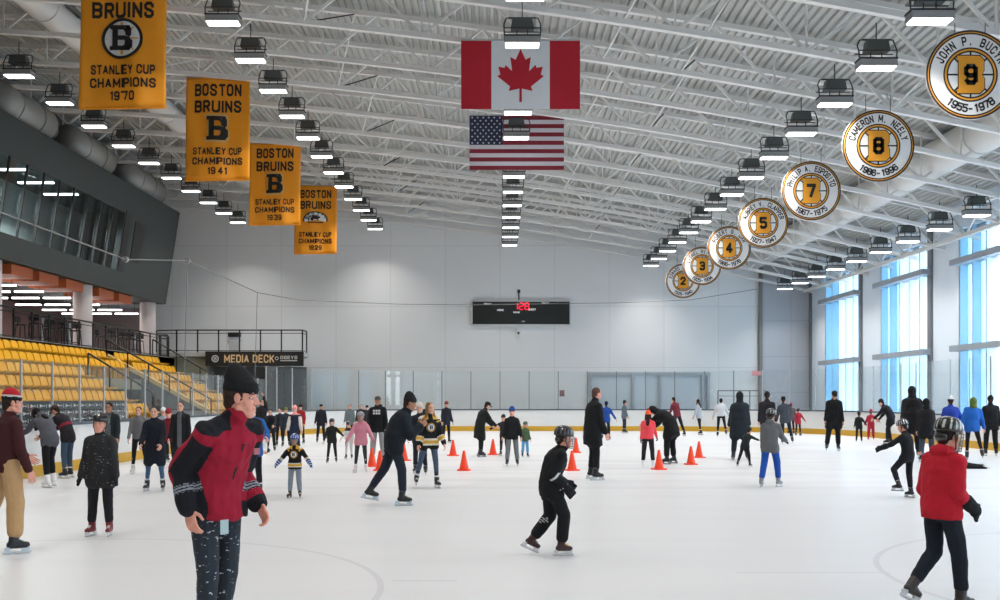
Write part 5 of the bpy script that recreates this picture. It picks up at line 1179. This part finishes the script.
# ---- scoreboard
sbd = thing('scoreboard', 'long black scoreboard with red digits on the far wall', 'scoreboard', (1.17, WY - .02, 6.42))
obj('cabinet', MB().box(-2.7, 2.7, -.2, 0, -.62, .64), mat('scoreboard_black', srgb(18, 24, 24), .35), sbd)
obj('rim', MB().box(-2.76, 2.76, -.22, 0, .64, .70).box(-2.76, 2.76, -.22, 0, -.68, -.62).box(-2.76, -2.7, -.22, 0, -.68, .70).box(2.7, 2.76, -.22, 0, -.68, .70), M_white, sbd)
mb = MB()
def seg7(mb, ch, cx, cz, w, h, y):
    S = {'1': 'bc', '2': 'abged', '8': 'abcdefg'}[ch]; t = .05
    for s_ in S:
        if s_ in 'agd':
            z = cz + {'a': h / 2, 'g': 0, 'd': -h / 2}[s_]; mb.box(cx - w / 2 + .02, cx + w / 2 - .02, y, y + .01, z - t / 2, z + t / 2)
        else:
            xx = cx + (w / 2 if s_ in 'bc' else -w / 2); z0 = cz + .02 if s_ in 'bf' else cz - h / 2 + .02; mb.box(xx - t / 2, xx + t / 2, y, y + .01, z0, z0 + h / 2 - .04)
seg7(mb, '1', -.33, .38, .26, .36, -.215); seg7(mb, '2', .02, .38, .22, .36, -.215); seg7(mb, '8', .32, .38, .22, .36, -.215)
mb.box(-.145, -.115, -.215, -.205, .42, .46).box(-.145, -.115, -.215, -.205, .28, .32)
obj('clock_digits', mb, mat('led_red', (1, .01, .04), .5, emit=1.3), sbd)
mb = MB()
for tx, cx, cz, w, h in (('HOME', -1.15, .17, .36, .11), ('GUEST', .62, .20, .40, .11), ('PERIOD', -.25, .04, .36, .08), ('PENALTY', -1.85, .52, .42, .06), ('PENALTY', 1.35, .56, .40, .06), ('FOULS', .13, -.46, .18, .05)):
    text_fit(mb, tx, cx, cz, w, h, -.206, .03)
obj('caption_lettering', mb, mat('print_bright', srgb(240, 240, 240), .6, emit=.3), sbd)
tag(obj('wall_horn', MB().cyl((1.05, WY - .1, 7.15), (1.05, WY - .1, 7.75), .035, n=8).box(.97, 1.13, WY - .16, WY - .02, 7.55, 7.72), M_dark), 'thin dark antenna on the wall above the scoreboard', 'antenna')
sc_ = thing('security_camera', 'small white security camera below the scoreboard', 'camera', (.9, WY - .02, 5.45))
obj('mount', MB().box(-.06, .06, -.12, 0, -.02, .12), M_white, sc_); obj('camera_body', MB().cyl((0, -.12, 0), (.12, -.34, -.14), .075, n=12), M_white, sc_); obj('lens', MB().cyl((.12, -.34, -.14), (.14, -.37, -.16), .06, n=12), M_black, sc_)

# ---- netting cable
nc = thing('net_cable', 'thin grey netting cable sagging across the hall above the glass', 'cable', (0, 0, 0))
pts = [(-10, 16, 5.45), (-10, 20, 5.42), (-10, 26.7, 5.4), (-10, 32, 6.1), (-9.9, 40.8, 6.0), (-9.3, 46.5, 6.25), (-5, 51.2, 6.5), (-1.5, 51.5, 6.5), (6, 51.5, 6.6), (9.8, 51.5, 6.75), (13.2, 51.4, 7.3)]
obj('cable', MB().tube(pts, .017, 6), mat('cable_grey', srgb(120, 122, 122), .5), nc)
for q in (pts[3], pts[4]): obj('drop_line', MB().beam((q[0], q[1], q[2]), (q[0] - .1, q[1], 2.5), .02), mat('cable_grey', (0, 0, 0)), nc)
for q in (pts[2], pts[3]): obj('pulley', MB().cyl((q[0], q[1] - .06, q[2]), (q[0], q[1] + .06, q[2]), .08, n=10), M_alu, nc)

# ---- traffic cones
M_cone = mat('cone_orange', srgb(240, 72, 34), .45)
cone = thing('traffic_cone', '', 'traffic cone', (0, 0, 0), 0, 'orange cones on the ice')
obj('cone_body', MB().lathe([(.115, .02), (.11, .05), (.09, .14), (.034, .43), (.027, .465), (.02, .47)], n=20), M_cone, cone, smooth=True)
b = MB(); b.prism([(-.155, -.12), (-.12, -.155), (.12, -.155), (.155, -.12), (.155, .12), (.12, .155), (-.12, .155), (-.155, .12)], 0, .03, 'xy'); obj('cone_base', b, M_cone, cone)
CONES = [(464, 471, 'nearest the camera, left of the girl in a coral jacket'), (453, 456, 'behind the nearest cone by the skating girl in a jersey'), (493, 455, 'beside the bent figure in a long black coat'), (372, 467, 'left of the pair beside the man in a dark beanie'), (380, 471, 'right of the pair beside the man in a dark beanie'),
         (404, 461, 'behind the man in the dark beanie'), (572, 471, 'just behind the helmet of the child in black'), (576, 453, 'behind the child in black, near the tall man in a black coat'),
         (659, 470, 'in front of the child in the coral jacket'), (691, 465, 'middle one right of the bent figure in black'), (699, 458, 'furthest right, beside the bent figure in black')]
for i, (px, py, lab) in enumerate(CONES):
    Y = F * CH / (py - HZ) + .15; loc = ((px - 500) / F * Y, Y, 0)
    lab = 'orange traffic cone ' + lab
    if i == 0: cone.location = loc; cone['label'] = lab
    else: dup(cone, loc, random.uniform(0, 1), lab)

# ---- banners, flags, number signs
M_gold = mat('banner_gold', srgb(238, 152, 22), .55, bump=.15, bscale=4, var=.06)
M_ink = mat('banner_ink', srgb(26, 22, 22), .6)
M_pw = mat('print_white', srgb(220, 222, 222), .6)
M_gold2 = mat('number_gold', srgb(222, 150, 30), .5)
def wav(x, z, ph): return .035 * math.sin(x * 4 + ph) * (1 - .2 * z) + .02 * math.sin(x * 9 + z * 1.5 + ph)
def block_b(mb, s, y, cv=None):
    def q(l): return [(a * s, b * s) for a, b in l]
    def poly(l):
        vs = [(cv(a, b, y) if cv else (a, y, b)) for a, b in q(l)]; mb.add(vs, [tuple(range(len(vs)))])
    poly([(-.42, .5), (-.42, .34), (-.32, .34), (-.32, -.34), (-.42, -.34), (-.42, -.5), (-.10, -.5), (-.10, .5)])
    poly([(-.10, .5), (-.10, .32), (.08, .32), (.14, .42), (.36, .34), (.30, .5)]); poly([(.14, .26), (.14, .12), (.30, .02), (.38, .12), (.38, .36), (.30, .48), (.08, .32)])
    poly([(-.10, .09), (-.10, -.09), (.14, -.09), (.34, .02), (.14, .09)]); poly([(.12, -.09), (.12, -.26), (.30, -.48), (.42, -.36), (.42, -.10), (.30, .02)])
    poly([(-.10, -.5), (-.10, -.32), (.08, -.32), (.34, -.5)]); poly([(.05, -.33), (.14, -.22), (.34, -.44), (.30, -.50)]); poly([(.05, .33), (.30, .5), (.34, .44), (.14, .22)])
def banner(year, cy, X, logo, lab):
    W, H = .98, 1.6
    t = thing('championship_banner', lab, 'banner', (X, cy, 10.03), 0, 'gold championship banners')
    nx, nz = 24, 20
    def sk(x, z): return x + (-.05 * (H - z) / (2 * H) - .02) * (1 if x < 0 else .3)
    mb = MB(); vs = [((sk(-W + 2 * W * i / nx, -H + 2 * H * j / nz)), wav(-W + 2 * W * i / nx, -H + 2 * H * j / nz, year), -H + 2 * H * j / nz + .03 * (i / nx)) for j in range(nz + 1) for i in range(nx + 1)]
    mb.add(vs, [(j * (nx + 1) + i, j * (nx + 1) + i + 1, (j + 1) * (nx + 1) + i + 1, (j + 1) * (nx + 1) + i) for j in range(nz) for i in range(nx)])
    o = obj('cloth', mb, M_gold, t, smooth=True)
    md_ = o.modifiers.new('thick', 'SOLIDIFY'); md_.thickness = .006
    def cv(a, b, y=0): return (sk(a, b), wav(a, b, year) - .02, b)
    for tx, cz, w, h, bo in (('BOSTON', 1.21, 1.42, .38, .05), ('BRUINS', .70, 1.42, .38, .05), ('STANLEY CUP', -.68, 1.47, .225, .045), ('CHAMPIONS', -.99, 1.50, .225, .045), (str(year), -1.29, .54, .22, .045)):
        mb = MB(); text_fit(mb, tx, .0, cz, w, h, 0, bo, cv); obj('lettering', mb, M_ink, t)
    mb = MB(); e = MB()
    c2 = lambda a, b, y: cv(a, b + .15 * 1)
    if logo == 'spoked':
        def dd(m_, r0, r1, k):
            n = 40; vs = []
            for i in range(n):
                u = 2 * math.pi * i / n
                for r in (r0, r1): q_ = cv(r * math.cos(u), .02 + r * math.sin(u)); vs.append((q_[0], q_[1] - k, q_[2]))
            m_.add(vs, [(2 * i, 2 * i + 1, 2 * ((i + 1) % n) + 1, 2 * ((i + 1) % n)) for i in range(n)])
        dd(mb, 0.001, .40, .045); dd(e, .40, .47, .045)
        sp_ = MB()
        for i in range(8):
            u = i * math.pi / 4; p_ = [cv(r * math.cos(u) + s * .016 * math.sin(u),   .02 + r * math.sin(u) - s * .016 * math.cos(u)) for r, s in ((.2, -1), (.2, 1), (.37, 1), (.37, -1))]
            sp_.add([(a, b - .055, c) for a, b, c in p_], [(0, 1, 2, 3)])
        obj('emblem_ground', mb, M_pw, t); obj('emblem_spokes', sp_, M_gold2, t)
        block_b(e, .58, 0, lambda a, b, y: (cv(a, b + .02)[0], -.13 + wav(0, .02, year) * .3, b + .02)); obj('emblem', e, M_ink, t)
    elif logo == 'block':
        block_b(mb, .86, 0, lambda a, b, y: (cv(a, b + .02)[0], cv(a, b)[1] - .03, b + .02)); obj('emblem_outline', mb, mat('banner_tan', srgb(214, 176, 110), .6), t)
        block_b(e, .74, 0, lambda a, b, y: (cv(a, b + .02)[0], cv(a, b)[1] - .05, b + .02)); obj('emblem', e, M_ink, t)
    else:
        n = 24
        for r0, r1, m_ in ((.0, .50, mb), (.44, .50, e), (.24, .28, e)):
            vs = []
            for i in range(n + 1):
                u = math.pi * (-.08 + 1.16 * i / n)
                for r in (r0, r1): q_ = cv(r * 1.12 * math.cos(u), .0 + r * .78 * math.sin(u)); vs.append((q_[0], q_[1] - (.03 if m_ is mb else .045), q_[2]))
            m_.add(vs, [(2 * i, 2 * i + 1, 2 * i + 3, 2 * i + 2) for i in range(n)])
        for i, ch in enumerate('BOSTON'):
            u = math.pi * (.90 - .16 * i); gv, gf = glyphs(ch, .22, .04)
            e.add([(lambda q_: (q_[0], q_[1] - .045, q_[2]))(cv(.40 * math.cos(u) + v.x * math.sin(u) + (v.y - .08) * math.cos(u), .28 * math.sin(u) - v.x * math.cos(u) + (v.y - .08) * math.sin(u))) for v in gv], gf)
        bear = [(-.2, -.02), (-.2, .08), (-.12, .17), (.02, .19), (.10, .16), (.18, .17), (.24, .10), (.20, .06), (.15, .05), (.15, -.04), (.08, -.04), (.06, .03), (-.06, .03), (-.08, -.04), (-.15, -.04)]
        e.add([(lambda q_: (q_[0], q_[1] - .06, q_[2]))(cv(a, b)) for a, b in bear], [tuple(range(len(bear)))])
        e.add([(lambda q_: (q_[0], q_[1] - .045, q_[2]))(cv(a, b)) for a, b in ((-.34, -.14), (.34, -.14), (.34, -.09), (-.34, -.09))], [(0, 1, 2, 3)])
        obj('emblem_ground', mb, M_pw, t); obj('emblem', e, M_ink, t)
    obj('hanging_rod', MB().cyl((-W - .03, 0, H + .02), (W + .03, 0, H + .02), .025, n=8), M_alu, t)
    obj('bottom_rod', MB().cyl((-W - .06, 0, -H), (W, 0, -H + .03), .018, n=8), M_gold, t)
banner(1970, 23.3, -8.75, 'spoked', 'gold championship banner dated 1970 with a round spoked B emblem, nearest the camera')
banner(1941, 31.0, -8.72, 'block', 'gold championship banner dated 1941 with a block letter B')
banner(1939, 39.0, -8.75, 'block', 'gold championship banner dated 1939, smaller-looking block B, third in the line')
banner(1929, 46.8, -8.60, 'bear', 'gold championship banner dated 1929 with a bear emblem, furthest of the line')

# Canadian flag
def leaf_pts():
    h = [(0, -.50), (.022, -.50), (.020, -.27), (.205, -.31), (.178, -.235), (.40, -.055), (.345, -.03), (.38, .105), (.275, .085), (.255, .135), (.145, .03), (.175, .27), (.085, .225), (0, .41)]
    return h + [(-x, z) for x, z in h[-2:0:-1]]
t = thing('national_flag', 'red and white flag with a maple leaf hanging from the roof', 'flag', (.51, 24.8, 9.71))
hw, hh = 1.475, .845
M_fr = mat('flag_red', srgb(176, 16, 38), .7, bump=.2, bscale=3); obj('red_band', MB().box(-hw, -hw * .49, -.01, .01, -hh, hh), M_fr, t); obj('red_band', MB().box(hw * .49, hw, -.01, .01, -hh, hh), M_fr, t)
obj('white_field', MB().box(-hw * .49, hw * .49, -.01, .01, -hh, hh), mat('flag_white', srgb(214, 218, 222), .7), t)
lf = leaf_pts(); mb = MB(); mb.add([(x * 1.45, -.016, z * 1.45 + .05) for x, z in lf], [tuple(range(len(lf)))]); obj('maple_leaf', mb, mat('flag_red', (0, 0, 0)), t)
obj('hanging_rod', MB().cyl((-hw, 0, hh + .02), (hw, 0, hh + .02), .02, n=8), M_alu, t)
# United States flag
t = thing('national_flag', 'starred and striped flag hanging behind the maple leaf flag', 'flag', (.53, 31.75, 9.80))
hw, hh = 1.5, .86; st = 2 * hh / 13
mr = MB(); mw = MB()
for k in range(13):
    z1 = hh - k * st; x0 = -hw if k >= 7 else -hw + 1.05
    (mr if k % 2 == 0 else mw).box(x0, hw, -.01, .01, z1 - st, z1)
obj('red_stripes', mr, mat('stripe_red', srgb(128, 26, 44), .7), t); obj('white_stripes', mw, mat('stripe_white', srgb(206, 202, 208), .7), t)
obj('blue_canton', MB().box(-hw, -hw + 1.05, -.01, .01, hh - 7 * st, hh), mat('canton_blue', srgb(36, 44, 74), .7), t)
mb = MB()
for r_ in range(9):
    for c in range(6 if r_ % 2 == 0 else 5):
        cx = -hw + 1.05 * ((c + .5) / 6 if r_ % 2 == 0 else (c + 1) / 6); cz = hh - 7 * st * (r_ + .6) / 9.2; vs = []
        for i in range(10):
            u = math.pi / 2 + i * math.pi / 5; rr = .038 if i % 2 == 0 else .016; vs.append((cx + rr * math.cos(u), -.014, cz + rr * math.sin(u)))
        mb.add(vs, [tuple(range(10))])
obj('stars', mb, M_pw, t)
obj('hanging_rod', MB().cyl((-hw, 0, hh + .02), (hw, 0, hh + .02), .02, n=8), M_alu, t)

# retired numbers
NUMS = [('9', 'JOHN P. BUCYK', '1955-1978', 970, 75, 19.8), ('8', 'CAMERON M. NEELY', '1986-1996', 878, 146, 24.5), ('7', 'PHILIP A. ESPOSITO', '1967-1975', 811, 191, 29.8), ('5', 'AUBREY V. CLAPPER', '1927-1947', 763, 223, 35.2),
        ('4', 'ROBERT G. ORR', '1966-1976', 729, 248, 40.5), ('3', 'LIONEL HITCHMAN', '1925-1934', 702, 266, 45.8), ('2', 'EDWARD W. SHORE', '1926-1940', 683, 281, 51.0)]
WORDN = dict(zip('9875432', ('nine', 'eight', 'seven', 'five', 'four', 'three', 'two')))
for num, nm, yr, px, py, Y in NUMS:
    t = thing('retired_number_sign', 'round white sign with a black %s on a gold plate' % WORDN[num], 'number sign', ((px - 500) / F * Y, Y, CH + (HZ - py) / F * Y), 0, 'round number signs')
    r = .885
    a = MB().lathe([(r, -.02), (r, .02)], n=56)
    a.v = [(x, z, y) for x, y, z in a.v]; obj('disc', a, mat('sign_white', srgb(226, 226, 226), .5), t)
    g = MB(); disc(g, r * .955, r * .998, -.024); disc(g, r * .90, r * .935, -.024); disc(g, r * .575, r * .61, -.024); disc(g, r * .50, r*.535, -.024); obj('black_rings', g, M_ink, t)
    g = MB(); disc(g, r * .935, r * .955, -.024); disc(g, r * .535, r * .575, -.024); g2 = g
    obj('gold_rings', g, M_gold2, t)
    g = MB()
    for i in range(8):
        u = i * math.pi / 4
        g.add([(rr * math.cos(u) + s * .018 * math.sin(u), -.024, rr * math.sin(u) - s * .018 * math.cos(u)) for rr, s in ((.2, -1), (.2, 1), (r * .51, 1), (r * .51, -1))], [(0, 1, 2, 3)])
    obj('spokes', g, M_ink, t)
    B = [(-.27, .37), (-.27, .30), (-.24, .28), (-.24, -.28), (-.27, -.30), (-.27, -.37), (.18, -.37), (.27, -.28), (.27, -.07), (.22, 0), (.26, .07), (.26, .28), (.18, .37)]
    g = MB(); g.add([(x * 1.06, -.028, z * 1.06) for x, z in B], [tuple(range(len(B)))]); obj('plate_edge', g, M_ink, t)
    g = MB(); g.add([(x, -.034, z) for x, z in B], [tuple(range(len(B)))]); obj('number_plate', g, M_gold2, t)
    g = MB(); text_fit(g, num, 0, 0, .28, .42, -.040, .08); obj('numeral', g, M_ink, t)
    g = MB(); arc_text(g, nm, r * .755, math.pi / 2, 2.75 / max(len(nm), 14.5), .185, -.026, bold=.045, cw=.44); obj('name_lettering', g, M_ink, t); g = MB(); arc_text(g, yr, r * .755, -math.pi / 2, .165, .17, -.026, bottom=True, bold=.05, cw=.58); obj('year_lettering', g, M_ink, t)
    zt = Zc(t.location.x) - t.location.z
    obj('hanging_wire', MB().beam((-.3, 0, r * .9), (-.3, 0, zt), .012), M_dark, t); obj('hanging_wire', MB().beam((.3, 0, r * .9), (.3, 0, zt), .012), M_dark, t)

# ---- sky, camera
wd = bpy.data.worlds.new('sky'); SC.world = wd; wd.use_nodes = True
bg = wd.node_tree.nodes['Background']; bg.inputs['Color'].default_value = (.86, .94, 1.0, 1); bg.inputs['Strength'].default_value = SKY
cam = bpy.data.cameras.new('camera'); co = bpy.data.objects.new('camera', cam); COL.objects.link(co)
co.location = (0, 0, CH); co.rotation_euler = (R(90), 0, 0)
cam.sensor_width = 36; cam.sensor_fit = 'HORIZONTAL'; cam.lens = 36 * F / 1000; cam.shift_y = (HZ - 300) / 1000; cam.clip_end = 400
SC.camera = co
SC.view_settings.view_transform = 'Standard'; SC.view_settings.look = 'None'; SC.view_settings.gamma = 1; SC.view_settings.exposure = EXPO
try: SC.view_settings.use_curve_mapping = False
except Exception: pass
SC.cycles.max_bounces = 8; SC.cycles.transparent_max_bounces = 16; SC.cycles.caustics_reflective = False; SC.cycles.caustics_refractive = False
SC.cycles.sample_clamp_indirect = 6
